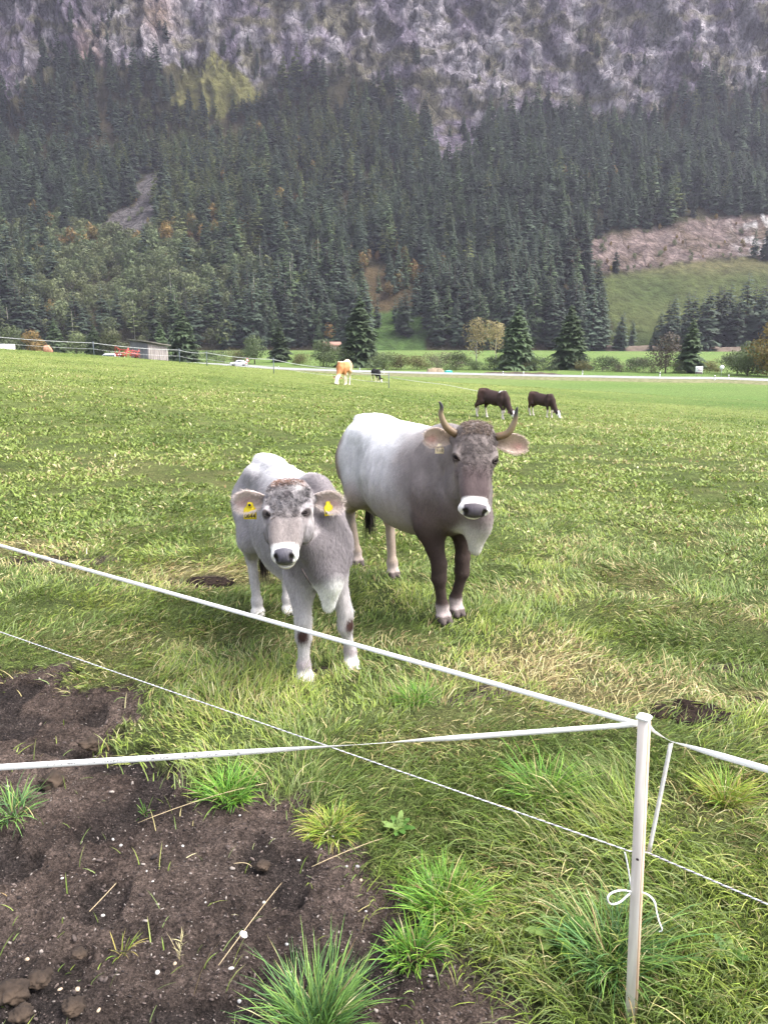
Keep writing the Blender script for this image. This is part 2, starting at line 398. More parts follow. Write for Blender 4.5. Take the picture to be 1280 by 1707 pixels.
# short leafy sward farther out: clumps of small broad leaves
x, y, r = polar(560000, 6.0, 70, 1.75)
s_ = soil_at(x, y)*(1-ss(11, 14, r))
c1 = fbm(x*2.1, y*2.1, seed=91, oct=3); c2 = fbm(x*.5, y*.5, seed=92, oct=3)
u_ = x/np.maximum(y, 1)
keep = (RNG.random(len(x)) < np.clip((c1-.40)*6, .06, 1)*ss(5.5, 8.5, r)*(1-s_*.9))
keep &= ~((RNG.random(len(x)) < ss(.10, .4, u_)*ss(34, 56, y)*.8))
x, y, r, c1, c2 = x[keep], y[keep], r[keep], c1[keep], c2[keep]; n = len(x)
lod = (r/8.0)**.78
Ln = RNG.uniform(.035, .085, n)*lod**.60*(1-.45*ss(18, 50, r)); W = Ln*RNG.uniform(.14, .40, n)
e0 = RNG.uniform(.35, 1.25, n); e1 = e0-RNG.uniform(.3, 1.3, n)
gc = np.clip(RNG.normal(.42, .22, n)+(c2-.5)*1.3, 0, .999)
col = np.array([(.098, .142, .034), (.142, .195, .042), (.185, .243, .052), (.205, .262, .060), (.225, .275, .072), (.255, .29, .095)])[(gc*6).astype(int)]
isd = RNG.random(n) < (.05+.16*ss(.5, .7, c2)); col = np.where(isd[:, None], pick(STRAW, n), col)*RNG.uniform(.8, 1.25, n)[:, None]
root = np.stack([x, y, g0(x, y)-.01], 1)
GR.add(root, Ln, W, RNG.uniform(0, 6.283, n), e0, e1, col, 2, shape='leaf')
GR.build('pasture_grass', grass_m, kind='stuff', label='green and straw coloured grass and clover of the pasture')

# ------------------------------------------------------------ single tufts, dock plants, weed
def tuft(px, py, rad, h, nb, palette, label, up=.35, name='grass_tuft', W=.004, group=None, straw=.08):
    c = G(px, py); B = Blades(); a = RNG.uniform(0, 6.283, nb); rr_ = rad*.55*np.sqrt(RNG.random(nb))
    x = rr_*np.cos(a); y = rr_*np.sin(a); az = a+RNG.normal(0, .9, nb)
    L_ = RNG.gamma(14, h/14, nb); out = rr_/(rad*.55)
    e0 = 1.45-out*.55*(1.3-up)-RNG.random(nb)*.25; e1 = e0-RNG.uniform(.35, 1.5, nb)*(1.2-up)
    col = pick(np.array(palette), nb)*RNG.uniform(.8, 1.2, nb)[:, None]
    col = np.where((RNG.random(nb) < straw)[:, None], pick(STRAW, nb), col)
    B.add(np.stack([x, y, gz(x+c[0], y+c[1])-c[2]-.006], 1), L_, RNG.uniform(.7, 1.3, nb)*W, az, e0, e1, col*.85, 4, tipcol=col*1.2)
    return_ = B.build(name, grass_m, label=label, cat='grass tuft', group=group); return_.location = c; return return_
FRESH = [(.10, .24, .03), (.15, .31, .04), (.07, .17, .03), (.20, .34, .05)]
YEL = [(.22, .31, .04), (.29, .34, .06), (.16, .27, .04), (.36, .30, .09)]
BLUE = [(.09, .19, .06), (.13, .25, .06), (.18, .30, .07), (.07, .14, .05)]
tuft(380, 1318, .13, .105, 420, FRESH, 'bright green grass tuft on the soil just below the lower white tape')
tuft(552, 1378, .13, .085, 420, YEL, 'low yellow-green grass tuft lying on the soil right of the green one', up=0, W=.0035)
tuft(742, 1505, .14, .115, 520, FRESH, 'dense fresh green grass tuft at the right edge of the bare soil')
tuft(692, 1575, .11, .085, 300, FRESH, 'smaller fringed grass tuft just below the dense fresh green one')
tuft(525, 1700, .13, .165, 620, BLUE, 'large long-bladed grass tuft at the bottom edge of the picture', up=.6)
tuft(20, 1350, .09, .12, 130, BLUE, 'sparse grass tuft at the left edge of the soil under the tape', up=.1)
tuft(905, 1325, .12, .16, 330, FRESH, 'fresh green grass tuft in the long grass left of the fence post')
tuft(1210, 1330, .10, .14, 260, YEL, 'yellow-green grass tuft right of the fence post under the tape')
tuft(690, 1165, .10, .10, 260, FRESH, 'small dark green grass tuft under the top tape behind the crossing cord')
tuft(1020, 1600, .13, .20, 330, BLUE, 'tall bluish grass tuft left of the foot of the fence post')
tuft(205, 1580, .04, .07, 26, YEL, 'tiny sprout of grass standing in the bare soil', up=.4, W=.003)
tuft(240, 1345, .03, .05, 18, FRESH, 'tiny green sprig on bare soil under the lower white tape', up=.4, W=.003)
def plant(px, py, nl, size, label, name='dock_plant'):
    c = G(px, py); B = Blades(); a = np.linspace(0, 6.28, nl, endpoint=False)+RNG.normal(0, .3, nl)
    col = pick(np.array([(.07, .15, .03), (.10, .19, .04), (.14, .21, .055)]), nl)
    B.add(np.tile([0, 0, .005], (nl, 1)), RNG.uniform(.7, 1.2, nl)*size, np.full(nl, size*.36), a, RNG.uniform(.5, 1.1, nl), RNG.uniform(-.2, .3, nl), col, 5, tw=RNG.normal(0, .2, nl), tipcol=col*1.2, shape='leaf')
    o = B.build(name, grass_m, label=label, cat='plant'); o.location = c
plant(665, 1385, 9, .075, 'broad-leaved dock plant at the edge of the soil right of the yellow tuft')
plant(925, 1570, 8, .115, 'large broad-leaved dock plant in the grass left of the fence post foot')
plant(1215, 1600, 6, .08, 'broad-leaved dock plant in the grass at the lower right')
# dry seed-head weed standing on the soil
c = G(300, 1600); B = Blades(); k = 16
zz = RNG.uniform(.01, .085, k)
B.add(np.zeros((3, 3)), np.array([.115, .09, .07]), np.full(3, .0022), np.array([.5, 2.6, 4.4]), np.array([1.5, 1.25, 1.2]), np.array([1.3, .7, .6]), np.tile([.42, .36, .2], (3, 1)), 4)
B.add(np.stack([zz*.12, zz*.06, zz], 1), RNG.uniform(.015, .035, k), np.full(k, .0035), RNG.uniform(0, 6.28, k), np.full(k, .8), np.full(k, .3), np.tile([.45, .40, .22], (k, 1)), 2)
o = B.build('dry_weed', grass_m, label='dry straw-coloured seed-head weed standing in the bare soil', cat='weed'); o.location = c
# straws lying on the soil
straw_m = mat('dry_straw', (.36, .28, .17), .8)
for i, (p0, p1, h) in enumerate((((150, 1525), (195, 1475), 0), ((365, 1615), (470, 1475), .01), ((445, 1310), (230, 1375), .02), ((565, 1318), (500, 1312), .03), ((520, 1450), (640, 1400), .0), ((390, 1445), (420, 1448), 0))):
    a, b_ = G(*p0), G(*p1); m_ = (a+b_)/2+np.array([.01, .02, .012+h])
    a[2] += .012; b_[2] += .008
    pts = [a*(1-t)**2+2*m_*t*(1-t)+b_*t*t for t in np.linspace(0, 1, 9)]
    o_ = pts[4].copy(); mb = MB().tube([p-o_ for p in pts], [.0014]*8+[.0006], 5)
    o = mb.build('straw_stalk', straw_m, smooth=True, cat='straw', group='straws lying on the soil',
        label=['short dry straw lying on the soil at the left', 'long dry straw lying near the white splash', 'long curved straw on the soil under the lower tape', 'dry straw beside the bright green tuft', 'thin straw near the yellow-green tuft', 'tiny straw in the middle of the soil'][i]); o.location = o_
# pebbles, clods, dung, gravel
peb = [var_mat('pale_stone', (.34, .32, .29), (.52, .50, .47), 30, .8), var_mat('grey_stone', (.22, .21, .21), (.36, .35, .34), 30, .8), var_mat('tan_stone', (.33, .24, .16), (.48, .38, .27), 30, .8)]
PB = [(172, 1527, 5, 0), (263, 1622, 6, 0), (386, 1615, 6, 0), (399, 1670, 6, 1), (202, 1410, 4, 0), (189, 1400, 4, 0), (278, 1411, 3, 0), (305, 1411, 4, 0), (513, 1393, 4, 0), (596, 1445, 6, 1),
      (578, 1445, 4, 1), (498, 1435, 4, 0), (602, 1468, 5, 2), (400, 1360, 3, 0), (245, 1453, 3, 0), (104, 1465, 4, 0), (130, 1650, 6, 2), (101, 1650, 5, 2), (478, 1575, 5, 1), (440, 1505, 4, 0),
      (555, 1395, 3, 0), (343, 1505, 3, 0), (46, 1600, 5, 2), (165, 1685, 5, 2), (610, 1520, 4, 1), (292, 1607, 5, 2), (255, 1470, 3, 0)]
PV = [ico(2, .25, 3, (1, .75, .55)), ico(2, .3, 9, (1, .9, .6)), ico(2, .35, 14, (1.2, .7, .5))]
PM = [[mesh_np('pebble', v, f, pm, smooth=True) for pm in peb] for v, f in PV]
words = ['white', 'grey', 'tan']; used_p = set()
for i, (a, b_, s, k) in enumerate(PB):
    c = G(a, b_); dep = np.linalg.norm(c-np.array([0, 0, H_CAM])); src = PM[i % 3][k]
    o = src if (i % 3, k) not in used_p else link(src.copy()); used_p.add((i % 3, k))
    o.location = c+np.array([0, 0, .002]); sz = s*.62/FPX*dep; o.scale = (sz, sz, sz); o.rotation_euler = (0, 0, i*1.7)
    meta(o, label='small %s pebble lying on the bare soil' % words[k], cat='pebble', group='%s pebbles on the soil' % words[k])
for i in range(3):
    for k in range(3):
        if (i, k) not in used_p: bpy.data.objects.remove(PM[i][k])
V_, F_ = [], []; n0 = 0
x, y, r = polar(95000, .95, 4.6, 1.5, -.75, .45); keep = (soil_at(x, y) > .5) & (RNG.random(len(x)) < .75); x, y = x[keep], y[keep]; z = gz(x, y)
base_v, base_f = ico(1, .9, 5, (1.2, .8, .7))
for i in range(len(x)):
    s = RNG.gamma(2.0, .00125); R = Matrix.Rotation(RNG.random()*6.28, 3, Vector(RNG.normal(0, 1, 3)).normalized())
    V_.append((base_v*np.array([1, .8, .6])*s)@np.array(R)+[x[i], y[i], z[i]+s*.2]); F_.append(base_f+n0); n0 += len(base_v)
gm = mat('grit', rough=.9)
bc = np.repeat(pick(np.array([(.050, .037, .033), (.075, .058, .052), (.022, .017, .016), (.22, .19, .17), (.13, .10, .088)]), len(x), [.28, .24, .22, .11, .15]), len(base_v), 0)
at = N(gm, 'ShaderNodeAttribute', attribute_name='Col'); L(gm, at.outputs['Color'], bsdf(gm).inputs['Base Color'])
mesh_np('soil_crumbs', np.concatenate(V_), np.concatenate(F_), gm, cols=bc, kind='stuff', label='dark crumbs and grit scattered over the bare soil')
clod_m = var_mat('clod', (.020, .014, .011), (.062, .043, .030), 9, .95, 1.0, dist=.02)
for i, (a, b_, s, lab) in enumerate(((20, 1655, 20, 'large brown dung clod at the left edge near the bottom'), (66, 1632, 15, 'round brown clod right of the large dung clod'), (36, 1690, 15, 'ochre stone-like clod at the bottom left corner'),
                                     (120, 1678, 15, 'dark brown clod lying in the wet soil near the bottom left'), (132, 1590, 10, 'crumbly brown clod with pale straw bits on the soil'), (437, 1443, 12, 'small reddish brown clod in the middle of the soil'),
                                     (90, 1300, 17, 'brown clod lying just under the lower white tape at the left'), (150, 1240, 15, 'brown clod beside a dark hollow behind the lower tape'))):
    c = G(a, b_); dep = np.linalg.norm(c-np.array([0, 0, H_CAM])); v, f = ico(4, .55, 20+i, (1, .85, .6)); sz = s/FPX*dep
    n_ = fbm(v[:, 0]*6, v[:, 1]*6, v[:, 2]*6, seed=i, oct=3); v = v*(1+.35*(n_-.5))[:, None]
    o = mesh_np('soil_clod', v*sz, f, clod_m, smooth=True, label=lab, cat='clod'); o.location = c
def splat(px_, py_, rx, ry, h, m_, name, lab, cat, seed):
    c = G(px_, py_); nr, na = 14, 60; vs = [(0, 0, h)]; fs = []
    for i in range(1, nr+1):
        for j in range(na):
            a = 2*math.pi*j/na; t = i/nr
            k = .6+.8*float(fbm([math.cos(a)*1.6+seed], [math.sin(a)*1.6], seed=seed, oct=3)[0])
            x_, y_ = math.cos(a)*rx*t*k, math.sin(a)*ry*t*k
            hh = h*(1-t**2)*(0.5+float(fbm([x_*30], [y_*30], seed=seed+1)[0]))
            vs.append((x_, y_, float(gz(np.array([c[0]+x_]), np.array([c[1]+y_]))[0])-c[2]+.012+hh-.03*(t > .99)))
    for j in range(na): fs.append((0, 1+j, 1+(j+1) % na))
    for i in range(nr-1):
        for j in range(na): fs.append((1+i*na+j, 1+(i+1)*na+j, 1+(i+1)*na+(j+1) % na, 1+i*na+(j+1) % na))
    o = mesh_np(name, np.array(vs), fs, m_, smooth=True, label=lab, cat=cat); o.location = c
dung_m = var_mat('dung', (.007, .005, .005), (.030, .021, .017), 40, .9, .8, dist=.01, spec=.05)
splat(1150, 1198, .20, .12, .018, dung_m, 'cow_pat', 'dark dried cow pat in the straw behind the fence post', 'cow pat', 3)
splat(1255, 1165, .05, .04, .012, dung_m, 'cow_pat', 'small dark cow pat right of the large dried one', 'cow pat', 6)
splat(345, 968, .20, .10, .010, dung_m, 'cow_pat', 'low dark dung patch in the grass left of the calf', 'cow pat', 9)
chalk = mat('white_splash', (.8, .79, .78), .9)
splat(405, 1553, .013, .009, .004, chalk, 'white_splash', 'white splash of droppings on the bare soil', 'splash', 12)
# ------------------------------------------------------------ mountain
MX = np.arange(-860, 861, 2.5); MT = np.concatenate([np.arange(0, 240, 5.0), np.arange(240, 420, 1.15), np.arange(420, 500, 6.0)])
def foot(x): return 452+30*(fbm(x/160+9, x*0, seed=101, oct=2)-.5)+ .00005*x*x*.6
def mprof(t, x):
    cb = 305+40*(fbm(x/90., x*0+3, seed=103, oct=2)-.5)-55*ss(0, 420, -x)       # where the cliff starts
    z = .60*t+.00005*t*t
    z = z+np.maximum(t-cb, 0)*1.9
    return z, cb
MXX, MTT = np.meshgrid(MX, MT); mx, mt = MXX.ravel(), MTT.ravel()
def mheight(x, y):
    t = y-foot(x); z, cb = mprof(np.maximum(t, 0), x)
    soft = ss(0, 60, t)
    z = z+soft*(34*(fbm(x/120, y/150, seed=111, oct=3)-.5)+9*(fbm(x/24, y/34, seed=112, oct=3)-.5))
    return VALLEY-.3+z+np.minimum(t, 0)*.6
my = mt+foot(mx); mz = mheight(mx, my); _, cb = mprof(mt, mx)
cliff = ss(-6, 26, mt-cb)
a1 = fbm(mx/30, mz/95, mt/90, seed=121, oct=5, ridged=True); a2 = fbm(mx/11, mz/7, mt/14, seed=122, oct=4, ridged=True)
strat = fbm(mx/60, mz/5.5, seed=123, oct=3); col_ = fbm(mx/9, mz/70, seed=124, oct=3)
D = cliff*((a1-.55)*13+(a2-.5)*3+(strat-.5)*5*ss(-150, 100, mx)+(col_-.5)*10*ss(100, -150, mx))
wx = (fbm(mx/18, mz/18, seed=151, oct=3)-.5)*16; wz = (fbm(mx/18, mz/18, seed=152, oct=3)-.5)*12
lr = ss(-180, 60, mx); CE = []
for (sx1, sz1, sx2, sz2, amp, tilt, sd_) in ((26, 60, 24, 38, 15, 11, 301), (8, 24, 9, 15, 7.5, 7, 311), (4.2, 10, 5, 6.5, 3.2, 3.2, 321)):
    for (sx_, sz_, wgt, q_) in ((sx1, sz1, 1-lr, 0), (sx2, sz2, lr, 7)):
        h1, h2, h3, da, db, ed_ = cells((mx+wx)/sx_, (mz+wz)/sz_, sd_+q_); D = D*1.0+cliff*wgt*((h1-.5)*amp+((h2-.5)*da+(h3-.5)*db)*tilt*1.4); CE.append((wgt, ed_, h2))
D = D-cliff*9*ss(.5, .75, a1)*0
my2 = my-D*.9; mz2 = mz+D*.2
rough_small = (1-cliff)*(fbm(mx/7, my/7, seed=126, oct=3)-.5)*2.2
mz2 = mz2+rough_small*ss(0, 20, mt)
ppx, ppy = proj(mx, my2, mz2)
jx = (fbm(mx/22, my/22, seed=131, oct=4)-.5)*60; jy = (fbm(mx/22, my/22, seed=132, oct=4)-.5)*45
CLIFF = [(-2000, 150), (0, 165), (60, 130), (110, 105), (200, 108), (290, 96), (330, 112), (385, 112), (460, 172), (490, 135), (560, 120), (640, 150), (690, 190), (728, 285), (800, 290), (812, 218), (850, 200), (950, 200), (1080, 205), (1130, 160), (1280, 150), (3000, 150), (3000, -3000), (-2000, -3000)]
SCREE_R = [(940, 445), (1000, 395), (1130, 372), (1230, 362), (1600, 340), (1600, 420), (1250, 428), (1130, 440), (1010, 455)]
SCREE_L = [(160, 400), (190, 352), (222, 340), (240, 292), (272, 288), (276, 325), (252, 345), (262, 385), (228, 410), (190, 392)]
MEAD_R = [(985, 468), (1120, 442), (1240, 432), (1700, 420), (1700, 600), (1280, 600), (1085, 600), (1012, 600), (1022, 540), (1000, 505)]
MEAD_M = [(615, 520), (700, 508), (716, 600), (612, 600)]
MEAD_S = [(470, 450), (545, 450), (560, 490), (500, 500)]
BROWN_M = [(585, 440), (650, 452), (700, 500), (625, 525), (590, 500)]
GRASS_T = [(330, 100), (290, 165), (330, 190), (440, 190), (455, 165), (392, 112), (360, 80)]
def reg(poly, k=1.0, qx=None, qy=None):
    qx = ppx if qx is None else qx; qy = ppy if qy is None else qy; return inpoly(qx, qy, poly)
qx, qy = ppx+jx, ppy+jy
nb = fbm(mx/30, my2/30, mz2/30, seed=141, oct=5); nc = fbm(mx/6, my2/6, mz2/5, seed=142, oct=3); nd = fbm(mx/14, mz2/60, seed=143, oct=4)
floor_c = mixc((.035, .040, .020), (.085, .070, .038), np.clip(nb*2-.5, 0, 1))
rock = mixc((.185, .168, .19), (.37, .335, .365), np.clip((nc-.5)*1.7+.5+(nb-.5), 0, 1))
rock = rock*(.72+.55*(CE[2][0]*CE[2][2]+CE[3][0]*CE[3][2]))[:, None]
edge_ = np.clip((CE[2][0]*ss(.10, .0, CE[2][1])+CE[3][0]*ss(.10, .0, CE[3][1]))*.8+(CE[0][0]*ss(.05, 0, CE[0][1])+CE[1][0]*ss(.05, 0, CE[1][1])), 0, 1)
rock = mixc(rock, (.03, .028, .03), edge_*.6)
rock = mixc(rock, (.12, .095, .14), np.clip((nd-.47)*4.5, 0, .75))                       # violet water streaks
rock = mixc(rock, (.115, .105, .06), np.clip((fbm(mx/20, mz2/9, seed=145, oct=4)-.50)*5, 0, .85))   # grass and moss on ledges
rock = mixc(rock, (.29, .19, .155), np.clip(blob(ppx, ppy, 150, 110, 25, 55)+blob(ppx, ppy, 262, 20, 30, 45)*.7, 0, .8)*.8)
mcol = floor_c.copy()
def put(mask, c, a=1.0):
    m = np.clip(mask.astype(float)*a, 0, 1)[:, None]; mcol[:] = mcol*(1-m)+c*m
tal = mixc((.08, .072, .075), (.20, .185, .185), np.clip(nc*1.8-.4, 0, 1))
put(inpoly(qx, qy, CLIFF), rock)
put(inpoly(qx, qy, GRASS_T), mixc((.13, .135, .045), (.20, .18, .075), nc))
put(inpoly(ppx+jx*.4, ppy+jy*.4, SCREE_L), tal*.8)
pink = mixc((.11, .080, .072), (.26, .20, .185), np.clip(nc*1.8-.4, 0, 1)); pink = mixc(pink, (.72, .70, .70), np.clip(ss(1200, 1275, ppx)*ss(.45, .62, nc), 0, .9))
pink = mixc(pink, (.10, .075, .05), np.clip((fbm(mx/9, my/9, seed=147)-.5)*5, 0, .8))
put(inpoly(ppx+jx*.3, ppy+jy*.3, SCREE_R), pink)
md = mixc((.060, .085, .028), (.11, .125, .045), np.clip(nb*1.6-.3, 0, 1)); md = mixc(md, (.14, .125, .06), ss(470, 440, ppy)*.8)
put(inpoly(ppx+jx*.25, ppy+jy*.25, MEAD_R), md)
put(inpoly(ppx+jx*.3, ppy+jy*.3, MEAD_M), mixc((.05, .10, .03), (.10, .16, .045), nc)); put(inpoly(ppx+jx*.3, ppy+jy*.3, MEAD_S), mixc((.09, .13, .035), (.14, .18, .05), nc))
put(inpoly(qx, qy, BROWN_M), mixc((.08, .060, .032), (.135, .10, .052), nc))
mm_ = mat('mountain_rock', rough=.95, spec=.1); b = bsdf(mm_)
at = N(mm_, 'ShaderNodeAttribute', attribute_name='Col'); tc = N(mm_, 'ShaderNodeTexCoord')
n1_ = N(mm_, 'ShaderNodeTexNoise', Scale=.16, Detail=9); n1_.inputs['Roughness'].default_value = .72; L(mm_, tc.outputs['Object'], n1_.inputs['Vector'])
mp = N(mm_, 'ShaderNodeMapping'); mp.inputs['Scale'].default_value = (1.0, 1.0, .6); mp.inputs['Rotation'].default_value = (0, .25, 0); L(mm_, tc.outputs['Object'], mp.inputs[0])
nm = N(mm_, 'ShaderNodeMixRGB', blend_type='ADD'); nm.inputs[0].default_value = 2.5; L(mm_, mp.outputs[0], nm.inputs[1]); L(mm_, n1_.outputs['Color'], nm.inputs[2])
vo = N(mm_, 'ShaderNodeTexVoronoi', feature='DISTANCE_TO_EDGE', Scale=.11); L(mm_, nm.outputs[0], vo.inputs['Vector'])
cr = N(mm_, 'ShaderNodeMapRange'); L(mm_, vo.outputs[0], cr.inputs[0]); cr.inputs['From Max'].default_value = .09; cr.inputs['To Min'].default_value = .55; cr.inputs['To Max'].default_value = 1.0
mr = N(mm_, 'ShaderNodeMapRange'); L(mm_, n1_.outputs[0], mr.inputs[0]); mr.inputs['From Min'].default_value = .3; mr.inputs['From Max'].default_value = .7
mr.inputs['To Min'].default_value = .45; mr.inputs['To Max'].default_value = 1.5
m0 = N(mm_, 'ShaderNodeMixRGB'); m0.inputs[1].default_value = (1, 1, 1, 1); L(mm_, at.outputs['Alpha'], m0.inputs[0]); L(mm_, cr.outputs[0], m0.inputs[2])
blk = None
for sc_v, lo_v, hi_v in ((.13, .62, 1.35), (.42, .62, 1.4)):
    vv = N(mm_, 'ShaderNodeTexVoronoi', Scale=sc_v); L(mm_, nm.outputs[0], vv.inputs['Vector']); sv = N(mm_, 'ShaderNodeSeparateColor'); L(mm_, vv.outputs['Color'], sv.inputs[0])
    mv = N(mm_, 'ShaderNodeMapRange'); L(mm_, sv.outputs[0], mv.inputs[0]); mv.inputs['To Min'].default_value = lo_v; mv.inputs['To Max'].default_value = hi_v
    if blk is None: blk = mv.outputs[0]
    else: mb_2 = N(mm_, 'ShaderNodeMath', operation='MULTIPLY'); L(mm_, blk, mb_2.inputs[0]); L(mm_, mv.outputs[0], mb_2.inputs[1]); blk = mb_2.outputs[0]
mb_3 = N(mm_, 'ShaderNodeMath', operation='MULTIPLY'); L(mm_, blk, mb_3.inputs[0]); L(mm_, cr.outputs[0], mb_3.inputs[1])
for l_ in list(m0.inputs[2].links): mm_.node_tree.links.remove(l_)
L(mm_, mb_3.outputs[0], m0.inputs[2])
m1 = N(mm_, 'ShaderNodeMath', operation='MULTIPLY'); L(mm_, mr.outputs[0], m1.inputs[0]); L(mm_, m0.outputs[0], m1.inputs[1])
mx_ = N(mm_, 'ShaderNodeMixRGB', blend_type='MULTIPLY'); mx_.inputs[0].default_value = 1; L(mm_, at.outputs['Color'], mx_.inputs[1]); L(mm_, m1.outputs[0], mx_.inputs[2])
L(mm_, mx_.outputs[0], b.inputs['Base Color'])
bp = N(mm_, 'ShaderNodeBump', Strength=1.0, Distance=3.5); L(mm_, m1.outputs[0], bp.inputs['Height']); L(mm_, bp.outputs[0], b.inputs['Normal'])
rockness = np.clip(inpoly(qx, qy, CLIFF)*1.0+inpoly(ppx, ppy, SCREE_R)*.8+inpoly(ppx, ppy, SCREE_L)*.8, 0, 1)
mesh_np('mountain', np.stack([mx, my2, mz2], 1), grid_faces(len(MX), len(MT)), mm_, cols=np.hstack([mcol, rockness[:, None]]), smooth=False, kind='structure',
        label='steep mountainside of grey violet cliff above dark forest')

# ------------------------------------------------------------ tree kinds (unit height 1, base at 0)
def spruce_np(levels, per, seed, width=.17, bare=.06, droop=.35, twigs=3, ragged=.35, sparse=0.0):
    R = np.random.default_rng(seed); V_, F_, C_ = [], [], []; n = 0
    for i in range(levels):
        t = i/(levels-1); z = bare+(1-bare-.02)*t**.92
        rad = width*((1-t)**.72*.93+.03)*(.85+.3*R.random())*(1 if t > .08 else .75)
        m = max(3, int(per*(1-.55*t)))
        for j in range(m):
            if R.random() < sparse: continue
            a = R.random()*6.283; r = rad*(1-ragged*R.random()*1.3); dr = droop*r*(1-.6*t)*(.7+.6*R.random())
            d = np.array([math.cos(a), math.sin(a), 0]); s = np.array([-d[1], d[0], 0]); zj = z+R.normal(0, .008)
            br = .72+.5*R.random()
            w = r*(.30+.16*R.random())
            # hanging spray: root, mid pair, tip, with underside flaps
            pts = [d*.004+[0, 0, zj], d*r*.55+s*w+[0, 0, zj-dr*.55-w*.35], d*r+[0, 0, zj-dr*.8], d*r*.55-s*w+[0, 0, zj-dr*.55-w*.35], d*r*.6+[0, 0, zj-dr*.3+.004]]
            V_ += pts; F_ += [(n, n+1, n+4), (n+1, n+2, n+4), (n+2, n+3, n+4), (n+3, n, n+4)]; C_ += [(br*.9,)*3, (br,)*3, (br*1.08,)*3, (br,)*3, (br,)*3]; n += 5
            for k in range(twigs):
                u = .35+.6*R.random(); q = d*r*u+s*w*R.uniform(-.8, .8)+[0, 0, zj-dr*u*.8]; l = r*.28*(.6+R.random())
                aa = a+R.normal(0, .9); dd = np.array([math.cos(aa), math.sin(aa), -.55]); s2 = np.array([-dd[1], dd[0], 0])*l*.28
                V_ += [q-s2, q+s2, q+dd*l]; F_ += [(n, n+1, n+2)]; C_ += [(br*1.1,)*3]*3; n += 3
    return np.array(V_), F_, np.array(C_)
def broad_np(nleaf, seed, width=.42, lo=.12, size=.045, nl=7, shrub=False):
    R = np.random.default_rng(seed); V_, F_, C_ = [], [], []; n = 0
    L_ = [(R.normal(0, width*.26), R.normal(0, width*.26), R.uniform(lo+.16, .82), R.uniform(.14, .24)) for _ in range(nl)]+[(0, 0, .8, .17), (0, 0, .45, .26)]
    if shrub: L_ = [(R.normal(0, width*.42), R.normal(0, width*.42), R.uniform(.12, .74), R.uniform(.14, .27)) for _ in range(nl*2)]
    for i in range(nleaf):
        c = L_[R.integers(len(L_))]; d = R.normal(0, 1, 3); d /= np.linalg.norm(d); rr_ = c[3]*(.55+.5*R.random()**.5)
        q = np.array(c[:3])+d*rr_*np.array([width/.42, width/.42, 1]); q[2] = max(q[2], lo*.5)
        a = R.normal(0, 1, 3); a -= d*a.dot(d)*.5; a /= np.linalg.norm(a); b = np.cross(a, d); s = size*(.6+.8*R.random()); br = .7+.6*R.random()
        V_ += [q-a*s, q+b*s*.6, q+a*s, q-b*s*.6]; F_ += [(n, n+1, n+2, n+3)]; C_ += [(br,)*3]*4; n += 4
    return np.array(V_), F_, np.array(C_)
bark = var_mat('bark', (.06, .045, .035), (.14, .11, .09), 12, .9, .5)
pale_bark = var_mat('pale_bark', (.30, .27, .24), (.5, .47, .43), 12, .9, .3)
M_spr = leaf_mat('spruce_needles', (.044, .064, .042), .5, .12, .7); M_spr2 = leaf_mat('green_spruce_needles', (.052, .078, .036), .45, .12, .7)
M_lar = leaf_mat('larch_needles', (.10, .125, .048), .35, .2, .7, hue=.02); M_bro = leaf_mat('grey_green_leaves', (.095, .118, .055), .4, .2, .7, hue=.03)
M_yel = leaf_mat('autumn_leaves', (.17, .125, .042), .35, .25, .7, hue=.03); M_bri = leaf_mat('birch_leaves', (.26, .22, .11), .2, .25, .7)
M_dk = leaf_mat('dark_green_leaves', (.050, .066, .034), .25, .2, .7); M_olv = leaf_mat('olive_leaves', (.125, .115, .048), .25, .25, .7, hue=.015)
M_gry = leaf_mat('greyish_twigs', (.115, .095, .075), .2, .15, .8)
def trunk_np(h, r, nb=0, seed=0):
    R = np.random.default_rng(seed); m = MB().tube([(0, 0, -.03), (.003, .002, h*.5), (0, 0, h)], [r, r*.7, r*.15], 7)
    for i in range(nb):
        z = h*(.35+.55*i/max(nb, 1)); a = R.random()*6.28; l = .2*(1-.4*i/max(nb, 1))
        m.tube([(0, 0, z), (math.cos(a)*l*.5, math.sin(a)*l*.5, z+l*.45), (math.cos(a)*l, math.sin(a)*l, z+l*.8)], [r*.4, r*.25, r*.08], 5)
    return m
